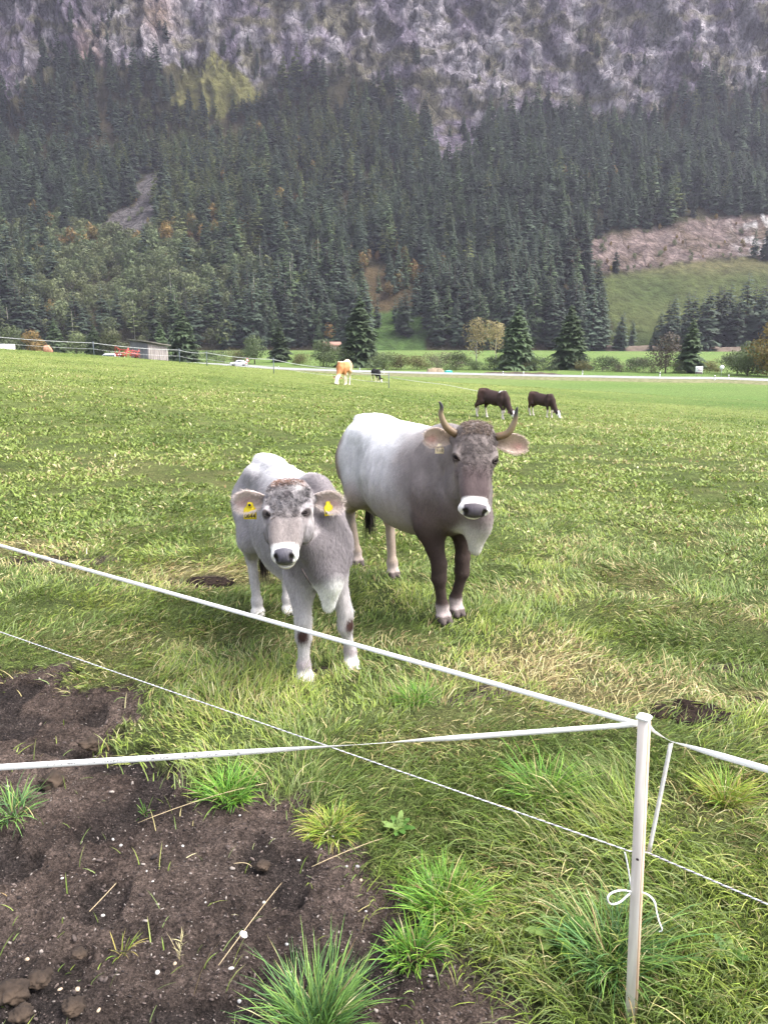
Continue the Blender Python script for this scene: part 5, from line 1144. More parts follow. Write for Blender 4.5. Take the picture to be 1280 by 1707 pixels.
        sd_ = np.cross(tg, nz_); W = o.get('hair_w', .0013); mid = root+tg*(ln*.5)[:, None]+nz_*(ln*.22)[:, None]; tp_ = root+tg*ln[:, None]+nz_*(ln*.22)[:, None]
        nn = len(root); HV = np.stack([root-sd_*W/2, root+sd_*W/2, mid+sd_*W/2, mid-sd_*W/2, tp_], 1).reshape(-1, 3); b5 = np.arange(nn)[:, None]*5
        HF = np.concatenate([b5+[0, 1, 2], b5+[0, 2, 3], b5+[3, 2, 4]]); cl_ = CA[idx2, :3]*RNG.uniform(.72, 1.30, nn)[:, None]
        mesh_np('coat_hair', HV, HF, hair_m, e, cols=np.repeat(np.clip(cl_, 0, .95), 5, 0), smooth=True)
    # strands on the poll, ear fringe, tail switch
    def strands(name, roots, dirs, lens, W, cols, drop=.4):
        n = len(roots); dirs = dirs/np.linalg.norm(dirs, axis=1)[:, None]; a = RNG.normal(0, 1, (n, 3)); sd_ = np.cross(dirs, a); sd_ /= np.linalg.norm(sd_, axis=1)[:, None]
        P_ = [roots]; d = dirs.copy()
        for k in range(3): P_.append(P_[-1]+d*(lens/3)[:, None]); d = d+np.array([0, 0, -drop])+RNG.normal(0, .12, (n, 3)); d /= np.linalg.norm(d, axis=1)[:, None]
        ws = [1, .85, .6]; VV = np.zeros((n, 7, 3))
        for k in range(3): VV[:, 2*k] = P_[k]-sd_*W/2*ws[k]; VV[:, 2*k+1] = P_[k]+sd_*W/2*ws[k]
        VV[:, 6] = P_[3]; f = np.array([(0, 1, 3), (0, 3, 2), (2, 3, 5), (2, 5, 4), (4, 5, 6)])[None]+(np.arange(n)*7)[:, None, None]
        mesh_np(name, VV.reshape(-1, 3), f.reshape(-1, 3), hair_m, e, cols=np.repeat(cols, 7, 0), smooth=True)
    if o.get('detail'):
        pc = o['poll_hair']; ok_ = np.where((np.abs(hc[:, 0]) < pc[4]) & (hc[:, 2] > -.06) & (hc[:, 2] < pc[5]) & (hc[:, 1] > -.11))[0]; n = pc[6]; ix = RNG.choice(ok_, n)
        rt = VA[ix]+RNG.normal(0, .003, (n, 3)); cl2 = (fbm(rt[:, 0]*45, rt[:, 1]*45, rt[:, 2]*45, seed=7, oct=2)-.5)*5
        dr = nr_[ix]*pc[7]+Fh[None]*(pc[3]+RNG.normal(0, .35, n))[:, None]*.5+Sh[None]*(cl2+RNG.normal(0, .25, n))[:, None]*.8+RNG.normal(0, .15, (n, 3))
        strands('poll_hair', rt, dr, RNG.uniform(.45, 1.2, n)*pc[2], .0019, pick(np.array(pc[0]), n, pc[1]), .25)
        n, fl_, fz = o['fore_hair']; ok_ = np.where((np.abs(hc[:, 0]) < .105) & (hc[:, 1] > -.085) & (hc[:, 2] > .02) & (hc[:, 2] < fz) & (hc[:, 1] > -.12) & (np.abs(np.abs(hc[:, 0])-.109*uw*o.get('ew', 1))+np.abs(hc[:, 2]-o.get('ef', .187))*.8 > .050))[0]; ix = RNG.choice(ok_, n)
        rt = VA[ix]+RNG.normal(0, .003, (n, 3)); h_ = hc[ix]; sw1 = fbm(h_[:, 0]*16, h_[:, 2]*16, seed=8, oct=2)*18; sw2 = fbm(h_[:, 0]*55, h_[:, 2]*55, seed=9, oct=2)
        dr = nr_[ix]*.25+Fh[None]*(np.cos(sw1)*.8+.4)[:, None]+Sh[None]*(np.sin(sw1))[:, None]; kk = np.clip(.55+1.5*(sw2-.32), .5, 1.5)*RNG.uniform(.75, 1.25, n)
        strands('forehead_hair', rt, dr, RNG.uniform(.6, 1.2, n)*fl_*(1-.5*ss(.2, .3, h_[:, 2])), .0017, np.clip(CA[ix, :3]*kk[:, None], 0, .9), .15)
        R_, D_, K_ = [], [], []
        for (b0, d_, fn, ac, L_, Wd) in o['_ear']:
            for _ in range(1500):
                u = RNG.uniform(.1, 1.0); w = Wd*(.30+.70*math.sin(min(u*1.35, 1)*math.pi/2))*math.sqrt(max(1-(max(u-.45, 0)/.56)**2.2, 0)); v = RNG.uniform(-1, 1) if RNG.random() < .45 else RNG.choice([-1, 1])*RNG.uniform(.85, 1); cup = .62*(1-.55*u)
                R_.append(b0+d_*(L_*u)+ac*(w*v*(1-.1*v))-fn*(w*cup*(1-v*v)*1.1)+fn*L_*.10*math.sin(u*3.1)-np.array([0, 0, L_*.10*u*u])); D_.append(d_*.8+fn*.5+ac*v*.5); K_.append(o['ear_in'](u, v))
        R_ = np.array(R_); strands('ear_hair', R_, np.array(D_)+RNG.normal(0, .3, (len(R_), 3)), RNG.uniform(.012, .032, len(R_))*o['hair_len']/.02, .0012, np.array(K_)*RNG.uniform(.75, 1.2, len(R_))[:, None], .25)
    n = o.get('switch_n', 260); t0 = tp[3]; a = RNG.normal(0, .010*s, (n, 3)); up = RNG.uniform(-.04, .09, n)*s; a[:, 2] += up
    cz = np.clip(RNG.normal(.5, .3, n), 0, 1)[:, None]; sc = np.array(o.get('switch', (.03, .022, .018)))
    strands('tail_switch', t0+a, np.tile([0.02, 0, -1.0], (n, 1))+RNG.normal(0, .09, (n, 3)), RNG.uniform(.20, .40, n)*s, .006*s*(2 if res > .015 else 1), sc*(.7+.8*cz), .5)
    # ear tags
    for (ei, u, lo_, size, colr, txt, kind_, fc) in o.get('tags', []):
        b0, d_, fn, ac, L_, Wd = o['_ear'][ei]; c = b0+d_*L_*u+fn*(.012)-fn*(Wd*.1)+np.array([0, 0, lo_]); nf = vec(fc); nf = nrm(nf); zu = nrm(np.array([0, 0, 1.])-nf*nf[2]); xu = np.cross(zu, nf)
        RT = np.stack([xu, -nf, zu], 1); w, h = size; tm = mat('tag_plastic', colr, .45)
        prof = [(-w/2, -h/2), (w/2, -h/2), (w/2, h*.12), (w*.26, h*.30), (w*.20, h*.5), (-w*.20, h*.5), (-w*.26, h*.30), (-w/2, h*.12)]
        vs = [c+RT@np.array([a, -.0016, b_]) for a, b_ in prof]+[c+RT@np.array([a, .0016, b_]) for a, b_ in prof]; k = len(prof)
        tg_ = MB().add(vs, [tuple(range(k)), tuple(range(2*k-1, k-1, -1))]+[(i, i+k, (i+1) % k+k, (i+1) % k) for i in range(k)]).build('ear_tag', tm, e)
        if kind_ == 'ring':
            cc_ = c+RT@np.array([0, -.004, h*.34]); MB().tube([cc_, cc_+RT@np.array([0, -.007, 0])], [w*.24, w*.22], 16).build('tag_button', tm, tg_); MB().tube([cc_+RT@np.array([0, -.006, 0]), cc_+RT@np.array([0, -.0095, 0])], [w*.115]*2, 12).build('button_hole', mat('tag_black', (.02, .02, .02), .6), tg_)
        for (tx, sz, zz) in txt:
            cu = bpy.data.curves.new('tag_number', 'FONT'); cu.body = tx; cu.size = sz; cu.align_x = 'CENTER'; cu.align_y = 'CENTER'; cu.extrude = .0004; cu.offset = sz*.02
            tmp = bpy.data.objects.new('text', cu); link(tmp); bpy.context.view_layer.update(); me_ = bpy.data.meshes.new_from_object(tmp.evaluated_get(bpy.context.evaluated_depsgraph_get())); bpy.data.objects.remove(tmp)
            me_.materials.clear(); me_.materials.append(mat('tag_print', (.03, .025, .02), .6)); to = link(bpy.data.objects.new('tag_number', me_)); to.parent = tg_
            M_ = Matrix.Identity(4); cc_ = c+RT@np.array([0, -.0026, zz]); R3 = np.stack([xu, zu, nf], 1)
            for a in range(3):
                for b_ in range(3): M_[a][b_] = R3[a][b_]
                M_[a][3] = cc_[a]
            to.matrix_local = M_
    return e, H, loc
def cmix(c, t, d): t = np.clip(t, 0, 1)[:, None]; return c*(1-t)+np.array(d)*t
def paint_head(c, al, hc, ih, face, fore, nosew, ring=True, dark_nose=(.075, .065, .075), eye_pale=(.42, .38, .34), uw=1.0, mw=1.0, ew=1.0, ef=.187):
    a, n_, f = hc.T; w = ih.astype(float)
    c = cmix(c, w*ss(-.02, .05, f)*ss(-.20, -.10, n_), fore); c = cmix(c, w*ss(.16, .30, f)*ss(.085*uw, .05*uw, np.abs(a))*ss(-.12, -.06, n_), face)
    c = cmix(c, w*ss(.12, .2, f)*ss(-.10, -.14, n_)*.6, nosew)
    for y in (-1, 1):
        da, df = (a-y*.109*uw*ew), f-ef; s1 = -y*.68*da+.73*df; t1 = y*.73*da+.68*df; near = ss(-.09, -.05, n_)
        d = np.sqrt((s1/.040)**2+((t1-.010)/.030)**2); c = cmix(c, w*near*ss(1.5, .8, d)*.22, eye_pale)
        d = np.sqrt((s1/.027)**2+(t1/.0135)**2); c = cmix(c, w*near*ss(1.5, .9, d)*.92, (.030, .022, .020))
        d = np.sqrt(((a-y*.080*uw)/.013)**2+((f-.232)/.030)**2); c = cmix(c, w*near*ss(1.5, .5, d)*.55, (.09, .07, .07))
    a = a/mw
    mzl = ss(.392, .408, f+.18*np.abs(a)*0+.05*np.maximum(-n_-.05, 0))*w; c = cmix(c, mzl, (.76, .73, .70))
    ns = w*ss(.430, .440, f-.10*np.abs(a))*ss(.056, .048, np.abs(a)+.25*np.maximum(-n_-.03, 0))*ss(-.068, -.058, n_); c = cmix(c, ns, dark_nose)
    for y in (-1, 1):
        d = np.sqrt(((a-y*.043)/.013)**2+((n_+.012)/.020)**2); c = cmix(c, w*ss(.455, .465, f)*ss(1.4, .8, d), (.012, .010, .010))
    lip = w*ss(.44, .45, f)*ss(-.070, -.076, n_)*ss(-.088, -.082, n_); c = cmix(c, lip*.85, (.10, .08, .08))
    c = cmix(c, w*ss(.40, .42, f)*ss(-.09, -.10, n_)*.7, (.66, .55, .44)); al = np.where(ns > .5, 0.25, al)
    return c, al
def tail_paint(c, p, col): return cmix(c, ss(-.885, -.91, p[:, 0])*ss(1.2, 1.15, p[:, 2]), col)
# ------------------------------------------------------------ adult cow
def paint_cow(p, hc, leg, li, hz_, ih):
    x, y, z = p.T; n = fbm(x*3, y*3, z*3, seed=201, oct=4)-.5
    c = np.tile([.18, .155, .15], (len(x), 1))
    n5 = fbm(x*9, y*9, z*5, seed=205, oct=4)-.5; c = cmix(c, ss(.50, .02, x+n*.45+n5*.15)*ss(-1.0, -.66, x+n*.2)*ss(.45, .95, z+n*.3), (.47, .455, .46)); c = cmix(c, ss(.98, 1.16, z+n*.1)*ss(.3, 0, x+n*.2)*ss(-1.0, -.8, x), (.62, .61, .62)); c = c*(1+n5*.75)[:, None]                 # silver barrel; light from above painted in as white along the back
    c = cmix(c, ss(.85, .55, z+n*.25)*ss(.5, .2, x)*ss(-.6, -.2, x)*.8, (.42, .375, .345))                                # belly
    c = cmix(c, ss(-.56, -.68, x+n*.15)*ss(1.16, 1.05, z+n*.1), (.20, .15, .12))                                            # buttock edge
    c = cmix(c, ss(.95, .70, z+n*.1)*ss(.40, .48, x)*.75, (.125, .09, .085))                                         # lower shoulder darker
    c = cmix(c, ss(.64, .76, x+n*.1)*ss(.11, .06, np.abs(y+n*.06))*ss(.84, .62, z+n*.25)*ss(.42, .45, z), (.60, .57, .53))    # brisket
    fl = (li < 2)*ss(.16, .09, leg); c = cmix(c, fl*ss(.86, .56, z+n*.3), (.050, .034, .030))
    hl = (li >= 2)*ss(.16, .10, leg); c = cmix(c, hl*ss(.78, .5, z+n*.2)*1., (.34, .27, .22)); inn = hl*ss(.09, .13, np.abs(y)); c = cmix(c, inn*.5, (.25, .19, .16))
    lo_ = ss(.14, .10, hz_)*(leg < .12); c = cmix(c, lo_*np.where(li < 2, .75, .5), (.50, .42, .41)); c = cmix(c, ss(.062, .050, hz_)*(leg < .2), (.10, .08, .075))
    c = tail_paint(c, p, (.20, .17, .15)); al = np.ones(len(x))
    c, al = paint_head(c, al, hc, ih, (.085, .062, .062), (.165, .137, .13), (.24, .20, .19), eye_pale=(.46, .40, .36), uw=1.15, mw=1.2, ew=.93)
    return np.hstack([np.clip(c, 0, .9), al[:, None]])
Oc = np.array([.18, 5.14, 0.]); Oc[2] = g(.18, 5.14)-.012
fc = nrm([.433, -.90, 0]); lc = np.array([-fc[1], fc[0], 0])
def feet_of(O, fw, pts):
    fw = nrm([*fw, 0]); lf = np.array([-fw[1], fw[0], 0]); r = []
    for (px_, py_) in pts:
        q = G(px_, py_); d = q-O; r.append((d.dot(fw), d.dot(lf), d[2]-.012))
    return r
ft = feet_of(Oc, (.433, -.90), [(741, 1037), (763, 1025), (597, 942), (657, 962)])
poll = P(795, 706, 4.14); muz = P(792, 860, 3.86)
hornL = [P(760, 724, 4.16), P(744, 712, 4.15), P(735, 692, 4.14), P(736, 678, 4.13), P(732, 669, 4.12)]; hornR = [P(826, 729, 4.16), P(846, 722, 4.15), P(857, 704, 4.14), P(860, 688, 4.13), P(862, 678, 4.12)]
def ear_in_c(u, v): t = np.array([.52, .40, .32]); e = abs(v)**3; c = t*(1-e)+np.array([.66, .54, .46])*e; k = math.exp(-((u-.75)/.18)**2-((v-.2)/.45)**2); return c*(1-k*.5)+np.array([.62, .30, .27])*k*.5
def ear_out_c(u, v): return np.array([.30, .25, .235])
HAIRC = [(.12, .085, .065), (.19, .145, .12), (.28, .22, .19), (.045, .03, .025)]
cow, Hc_, _ = cattle(dict(O=Oc, fwd=(.433, -.90), label='large grey-brown horned cow standing behind the calf and facing the fence', cat='cow', s=.985, poll=poll, muzzle=muz, side=(1, .05, 0), facing=(.05, -1, .35), res=.0115, hres=.0055,
    feet=ft, horns=(hornL, hornR), horn_r=.0225, detail=True, udder=True, tail=(.12,), brisket=(.84, .02, .56), fat=.93, sw=.88, bk=.88, hw=.92, uw=1.15, mw=1.2, ew=.93,
    ears=(((-.9, .25, .12), (-.25, -1, -.15), .175, .060), ((.98, .05, -.02), (.15, -1, -.1), .195, .060)), ear_in=ear_in_c, ear_out=ear_out_c, paint=paint_cow,
    hairs=90000, hair_len=.014, poll_hair=(HAIRC, [.2, .38, .34, .08], .022, .9, .080, .058, 4500, .34), fore_hair=(5200, .016, .30), switch=(.022, .017, .015),
    tags=[(0, .48, -.060, (.048, .056), (.80, .66, .45), [('1110', .020, -.010)], '', (-.15, -1, .1))]))
# ------------------------------------------------------------ calf
def paint_calf(p, hc, leg, li, hz_, ih):
    x, y, z = p.T; n = fbm(x*4, y*4, z*4, seed=211, oct=4)-.5
    n5 = fbm(x*14, y*14, z*7, seed=215, oct=4)-.5; c = np.tile([.30, .28, .29], (len(x), 1))*(1+n5*.6)[:, None]; c = cmix(c, ss(1.10, 1.22, z+n*.1+.25*ss(.14, .0, np.abs(y))*.3)*ss(.75, .5, x), (.62, .60, .61)); c = cmix(c, ss(.70, .5, z)*ss(-.5, -.3, x)*ss(.45, .3, x), (.6, .56, .53))  # grey coat; overhead brightness on the spine is painted into its colour
    c = cmix(c, ss(.35, .6, x+n*.2)*ss(.6, .8, z), (.205, .182, .19))
    c = cmix(c, ss(.62, .70, x+n*.1)*ss(.095, .065, np.abs(y+n*.08))*ss(.77, .62, z+n*.30)*ss(.40, .43, z), (.80, .78, .75))
    lg = (z < .72)&(leg < .12); c = cmix(c, lg*ss(.75, .5, z+n*.15), (.46, .43, .425)); c = cmix(c, lg*(li < 2)*ss(.09, .13, np.abs(y))*ss(.35, .6, z)*.5, (.34, .31, .33))
    kn = lg*(li < 2)*np.exp(-((z-.325)/.045)**2)*ss(-.2, .35, n+.5)*ss(.02, .05, x-.52+.1); 
    for i, f_ in enumerate(o_feet[:2]):
        kx = (.50*.42+(f_[0]/.85-.035)*.58+.035+.03); d = np.sqrt(((x-kx-.012)/.032)**2+((z-.325)/.042)**2+((y-(f_[1]/.85*.58+(-1, 1)[i]*.155*.42))/.032)**2); c = cmix(c, (li == i)*ss(1.5, .7, d), (.045, .022, .018))
    c = cmix(c, lg*(li < 2)*np.exp(-((hz_-.13)/.035)**2)*.55, (.24, .18, .19)); c = cmix(c, lg*ss(.10, .07, hz_), (.78, .73, .70)); c = cmix(c, ss(.024, .014, hz_)*(leg < .2), (.10, .075, .06))
    c = tail_paint(c, p, (.5, .46, .45)); al = np.ones(len(x)); c, al = paint_head(c, al, hc, ih, (.225, .195, .185), (.245, .225, .23), (.28, .255, .255), dark_nose=(.085, .08, .095), eye_pale=(.55, .50, .49), uw=1.18, mw=.88, ew=.78, ef=.206)
    a, n_, f = hc.T; nf = fbm(a*42+fbm(a*20, f*20, seed=5)*2.5, f*60, seed=77, oct=3)-.5; c = c*(1+ih*ss(-.02, .02, f)*ss(.24, .17, f)*nf*1.5)[:, None]; c = cmix(c, ih*np.exp(-((np.abs(a)-.045-.10*(f-.2))/.016)**2)*ss(.19, .23, f)*ss(.38, .3, f)*.45, (.12, .10, .10)); c = cmix(c, ih*np.exp(-((a)/.016)**2-((f-.115)/.035)**2)*.8, (.07, .055, .06)); c = cmix(c, ih*np.exp(-((a)/.080)**4-((f-.012)/.032)**2)*.95, (.20, .105, .07)); c = cmix(c, ih*np.exp(-((a-.05)/.028)**2-((f-.05)/.028)**2)*.75, (.66, .63, .62))
    return np.hstack([np.clip(c, 0, .9), al[:, None]])
Ok = np.array([-.515, 4.22, 0.]); Ok[2] = g(-.5, 4.22)-.010
o_feet = feet_of(Ok, (.385, -.923), [(510, 1137), (587, 1113), (431, 1027), (482, 1022)])
def ear_in_k(u, v): t = np.array([.56, .46, .42]); e = abs(v)**3; c = t*(1-e)+np.array([.72, .62, .57])*e; k = math.exp(-((u-.7)/.2)**2-((v-.1)/.4)**2); return c*(1-k*.6)+np.array([.66, .40, .37])*k*.5
def ear_out_k(u, v): return np.array([.45, .40, .40])
YT = (.80, .62, .02)
calf, Hk_, _ = cattle(dict(O=Ok, fwd=(.385, -.923), name='calf', label='silver-grey calf with yellow ear tags standing closest to the fence', cat='calf', s=.85, poll=P(480, 800, 3.52), muzzle=P(472, 933, 3.17), side=(1, -.02, .02), facing=(0, -1, .45), res=.0105, hres=.005,
    feet=o_feet, detail=True, tail=(.02,), brisket=(.76, .0, .545), bk=.76, fat=.80, sw=.72, nk=.77, leg=1.0, hw=1.00, uw=1.18, mw=.88, ew=.78, ef=.206, cheek=1.18, ridge=.36,
    ears=(((-.97, .05, .02), (-.15, -1, -.1), .165, .058), ((.97, .1, -.08), (.25, -1, -.1), .150, .056)), ear_in=ear_in_k, ear_out=ear_out_k, paint=paint_calf,
    hairs=110000, hair_len=.021, hair_w=.0014, poll_hair=([(.24, .13, .09), (.34, .22, .17), (.55, .50, .50), (.42, .38, .38)], [.35, .3, .12, .23], .015, .8, .080, .040, 3600, .40), fore_hair=(8000, .017, .25), lid=(.04, .03, .03),
    tags=[(0, .55, -.046, (.060, .080), YT, [('0644', .026, -.026)], 'ring', (.0, -1, .2)), (1, .55, -.036, (.046, .068), YT, [('0644', .020, -.020)], '', (.55, -.85, .15))]))
# collars: only the bit that shows under the chins
col_m = mat('collar_strap', (.03, .022, .02), .7)
c_ = [P(503, 948, 3.46), P(511, 962, 3.45), P(519, 976, 3.46)]; rw = np.stack([nrm([.385, -.923, 0]), nrm([.923, .385, 0]), [0, 0, 1]])
MB().tube([rw@(p_-Ok) for p_ in c_], [.006, .005, .003], 6, flat=.6).build('collar_strap', col_m, calf)
# ------------------------------------------------------------ grazing cattle in the distance
def far_paint(kind_):
    def f(p, hc, leg, li, hz_, ih):
        x, y, z = p.T; n = fbm(x*3, y*3, z*3, seed=221, oct=3)-.5; al = np.ones(len(x)); a, nn, ff = hc.T
        lowleg = ss(.42, .34, z+n*.1)*(leg < .13)
        if kind_ == 'tan':
            c = np.tile([.45, .19, .08], (len(x), 1)); c = cmix(c, ss(-.1, -.5, x+n*.4)*.7, (.62, .42, .25)); c = cmix(c, ss(1.12, 1.2, z)*.8, (.75, .62, .45)); c = cmix(c, ss(.62, .45, z+n*.15)*.95, (.75, .66, .52)); c = cmix(c, ih*ss(.02, .1, ff), (.78, .70, .60))
        elif kind_ == 'black':
            c = np.tile([.018, .016, .020], (len(x), 1)); c = cmix(c, ss(.62, .54, z+n*.15)*ss(.55, .4, x), (.62, .52, .42)); c = cmix(c, lowleg, (.65, .56, .46)); c = cmix(c, ih*ss(.15, .2, ff), (.6, .55, .5)); c = cmix(c, ss(-.70, -.78, x+n*.2)*ss(1.0, .8, z), (.6, .55, .48))
        else:
            c = np.tile([.040, .024, .022], (len(x), 1)); c = cmix(c, ss(-.2, -.7, x)*.6, (.075, .038, .030)); c = cmix(c, ss(.56, .50, z+n*.1)*ss(-.5, -.3, x)*ss(.5, .3, x), (.42, .30, .25)); c = cmix(c, lowleg, (.62, .54, .50))
            c = cmix(c, ih*ss(.04, .10, ff), (.72, .68, .66)); c = cmix(c, ih*ss(.05, .075, np.abs(a))*ss(.25, .2, ff), (.04, .03, .03))
            if kind_ == 'spot': c = cmix(c, ((np.abs(x-.44) < .10+.05*n) & (z > 1.10)).astype(float), (.7, .66, .64))
        return np.hstack([np.clip(c, 0, .9), al[:, None]])
    return f
def grazer(px_, py_, fwd, s, label, kind_, headside=.0, cat='cow', walk=.10, turn=0):
    O = G(px_, py_); fw = nrm([*fwd, 0]); lf = np.array([-fw[1], fw[0], 0]); O[2] = g(O[0], O[1])
    hd = nrm(fw+lf*turn); pl = O+fw*.98*s+hd*.12*s+lf*headside*s+np.array([0, 0, .46*s]); mzz = pl+hd*.20*s+np.array([0, 0, -.40*s]); pl[2] += g(pl[0], pl[1])-O[2]; mzz[2] = g(mzz[0], mzz[1])+.05*s
    feet = []
    for i, (fx, fy) in enumerate(((.62+walk, -.14), (.50-walk, .14), (-.72-walk, -.13), (-.60+walk, .13))):
        q = O+fw*fx*s+lf*fy*s; feet.append((fx*s, fy*s, g(q[0], q[1])-O[2]))
    er = lambda u, v: np.array([.05, .03, .03]) if kind_ != 'tan' else np.array([.55, .35, .2])
    c = dict(O=O, fwd=fw[:2], label=label, cat=cat, name='calf' if cat == 'calf' else 'cow', s=s, poll=pl, muzzle=mzz, side=lf, facing=hd, res=.022, hres=.014, feet=feet, tail=(.03,), brisket=(.72, 0, .60), ears=((-lf-[0, 0, .2], fw, .16*s, .06*s), (lf-[0, 0, .2], fw, .16*s, .06*s)),
             ear_in=er, ear_out=er, fat=.86, nk=.86, ridge=.34, hgt=.82, paint=far_paint(kind_), smooth=2, switch=(.5, .42, .36) if kind_ != 'black' else (.03, .03, .03), switch_n=60, neck_bend=(0, 0, -.04*s))
    return cattle(c)
grazer(822, 697.5, (.62, -.80), .74, 'dark brown calf with a white mark on its shoulder grazing behind the horned cow', 'spot', cat='calf')
grazer(902, 695, (.56, -.83), .68, 'dark brown white-faced calf grazing farthest to the right', 'dark', cat='calf', walk=-.08)
grazer(574, 641.5, (-.22, -.97), 1.15, 'tan and cream cow grazing far off near the road', 'tan', turn=-.35)
grazer(627, 636.5, (.35, -.92), .72, 'small black calf with pale legs grazing near the road', 'black', cat='calf', turn=.5)
# ------------------------------------------------------------ near fence: post, tapes, cord
tape_m = mat('white_tape', (.88, .88, .87), .7)
tc = N(tape_m, 'ShaderNodeTexCoord'); wv = N(tape_m, 'ShaderNodeTexNoise', Scale=260, Detail=3); L(tape_m, tc.outputs['Object'], wv.inputs['Vector'])
bp = N(tape_m, 'ShaderNodeBump', Strength=.1, Distance=.001); L(tape_m, wv.outputs[0], bp.inputs['Height']); L(tape_m, bp.outputs[0], bsdf(tape_m).inputs['Normal'])
post_m = var_mat('pale_post', (.54, .48, .43), (.70, .64, .585), 9, .75, .35, stretch=(6, 6, .5), dist=.002)
wood_e = var_mat('raw_wood_edge', (.50, .33, .22), (.66, .48, .36), 14, .8, .3, stretch=(6, 6, .4), dist=.002)
pt = P(1073, 1197, 1.71); pb = G(1054, 1690); pb[2] = pb[2]-.15
pt0 = pt.copy(); axis_ = (pt-pb)/np.linalg.norm(pt-pb); Lp = np.linalg.norm(pt-pb)
post = empty('fence_post', pb, 0, label='pale square fence post with a white cap in the right foreground', cat='fence post')
zq = axis_; xq = np.array([1, -.72, 0]); xq = xq-zq*xq.dot(zq); xq /= np.linalg.norm(xq); yq = np.cross(zq, xq); Rq = np.stack([xq, yq, zq], 1)
MB().box(axis_*Lp*.5, (.0245, .022, Lp), Rq, bev=.0025).build('shaft', post_m, post)
MB().box(axis_*Lp*.5+xq*.0128, (.003, .018, Lp*.985), Rq).build('edge_face', wood_e, post)
MB().box(axis_*(Lp+.002), (.034, .030, .013), Rq, bev=.005).build('cap', mat('white_cap', (.82, .82, .80), .4), post, smooth=False)
MB().sphere(axis_*(Lp*.62)-yq*.0125+xq*.003, (.004, .0015, .0035), 8, 5, Rq).build('knot', mat('dark_knot', (.04, .025, .03), .7), post)
for tm_ in (tape_m,):
    t_ = N(tm_, 'ShaderNodeBsdfTranslucent'); t_.inputs[0].default_value = (.85, .85, .84, 1); x_ = N(tm_, 'ShaderNodeMixShader'); x_.inputs[0].default_value = .45
    L(tm_, bsdf(tm_).outputs[0], x_.inputs[1]); L(tm_, t_.outputs[0], x_.inputs[2]); L(tm_, x_.outputs[0], tm_.node_tree.nodes['Material Output'].inputs['Surface'])
def ribbon(name, pts, w, tw, mat_, th=.0004, ref=(0, 0, 1), **kw):
    """flat tape of real thickness along pts, twist angle per point"""
    pts = np.array(pts); n = len(pts); vs = []; fs = []
    for i in range(n):
        t = pts[min(i+1, n-1)]-pts[max(i-1, 0)]; t /= np.linalg.norm(t); u = np.array(ref, float); u -= t*u.dot(t); u /= np.linalg.norm(u); s = np.cross(t, u)
        a = tw[i]; e = u*math.cos(a)+s*math.sin(a); nn = np.cross(t, e); W = w if np.isscalar(w) else w[i]
        vs += [pts[i]-e*W/2-nn*th/2, pts[i]+e*W/2-nn*th/2, pts[i]+e*W/2+nn*th/2, pts[i]-e*W/2+nn*th/2]
    for i in range(n-1):
        for k in range(4): fs.append((4*i+k, 4*i+(k+1) % 4, 4*i+4+(k+1) % 4, 4*i+4+k))
    fs += [(3, 2, 1, 0), (4*n-4, 4*n-3, 4*n-2, 4*n-1)]
    return mesh_np(name, np.array(vs), fs, mat_, **kw)
def lin(a, b_, n, sag=0): return [a*(1-t)+b_*t-np.array([0, 0, sag*4*t*(1-t)]) for t in np.linspace(0, 1, n)]
top_z = .835
J = P(1064, 1207, 1.735); Jr = P(1087, 1218, 1.725); K = P(1118, 1236, 1.66)
A = P(0, 909, 3.30); A2 = A+(A-J)/np.linalg.norm(A-J)*3.0; Rg = P(1280, 1283, 1.45); R2 = Rg+(Rg-K)/np.linalg.norm(Rg-K)*1.5
pts = lin(A2, A, 20)[:-1]+lin(A, J, 90)
ribbon('fence_tape', pts, .0138, [-.45+.2*math.sin(i*.06) for i in range(len(pts))], tape_m, label='long white top tape running from the left edge behind the calf legs to the post', cat='fence tape')
pts = lin(J+[0, .014, 0], Jr+[0, .012, 0], 5)+lin(Jr, K, 10)[1:]+lin(K, Rg, 26)[1:]+lin(Rg, R2, 8)[1:]
ws = [.012]*5+[.008]*9+[min(.006+.0007*i, .0145) for i in range(26)]+[.0145]*6
ribbon('fence_tape', pts, ws[:len(pts)]+[.0145]*(len(pts)-len(ws)), [-.45+1.4*math.exp(-((i-12)/6)**2) for i in range(len(pts))], tape_m, label='white tape from the post running down to the right edge', cat='fence tape')
# second tape with faint print
B0_ = P(0, 1279, 1.47); B2_ = B0_+(B0_-J)/np.linalg.norm(B0_-J)*1.2
print_m = mat('printed_tape', (.80, .80, .80), .6)
at = N(print_m, 'ShaderNodeAttribute', attribute_name='UVm'); sx_ = N(print_m, 'ShaderNodeSeparateXYZ'); L(print_m, at.outputs['Vector'], sx_.inputs[0])
no = N(print_m, 'ShaderNodeTexNoise', Scale=1.0, Detail=2); cb_ = N(print_m, 'ShaderNodeCombineXYZ')
m1_ = N(print_m, 'ShaderNodeMath', operation='MULTIPLY'); L(print_m, sx_.outputs[0], m1_.inputs[0]); m1_.inputs[1].default_value = 330; m2_ = N(print_m, 'ShaderNodeMath', operation='MULTIPLY'); L(print_m, sx_.outputs[1], m2_.inputs[0]); m2_.inputs[1].default_value = 3
L(print_m, m1_.outputs[0], cb_.inputs[0]); L(print_m, m2_.outputs[0], cb_.inputs[1]); L(print_m, cb_.outputs[0], no.inputs['Vector'])
g1 = N(print_m, 'ShaderNodeMath', operation='GREATER_THAN'); L(print_m, no.outputs[0], g1.inputs[0]); g1.inputs[1].default_value = .52
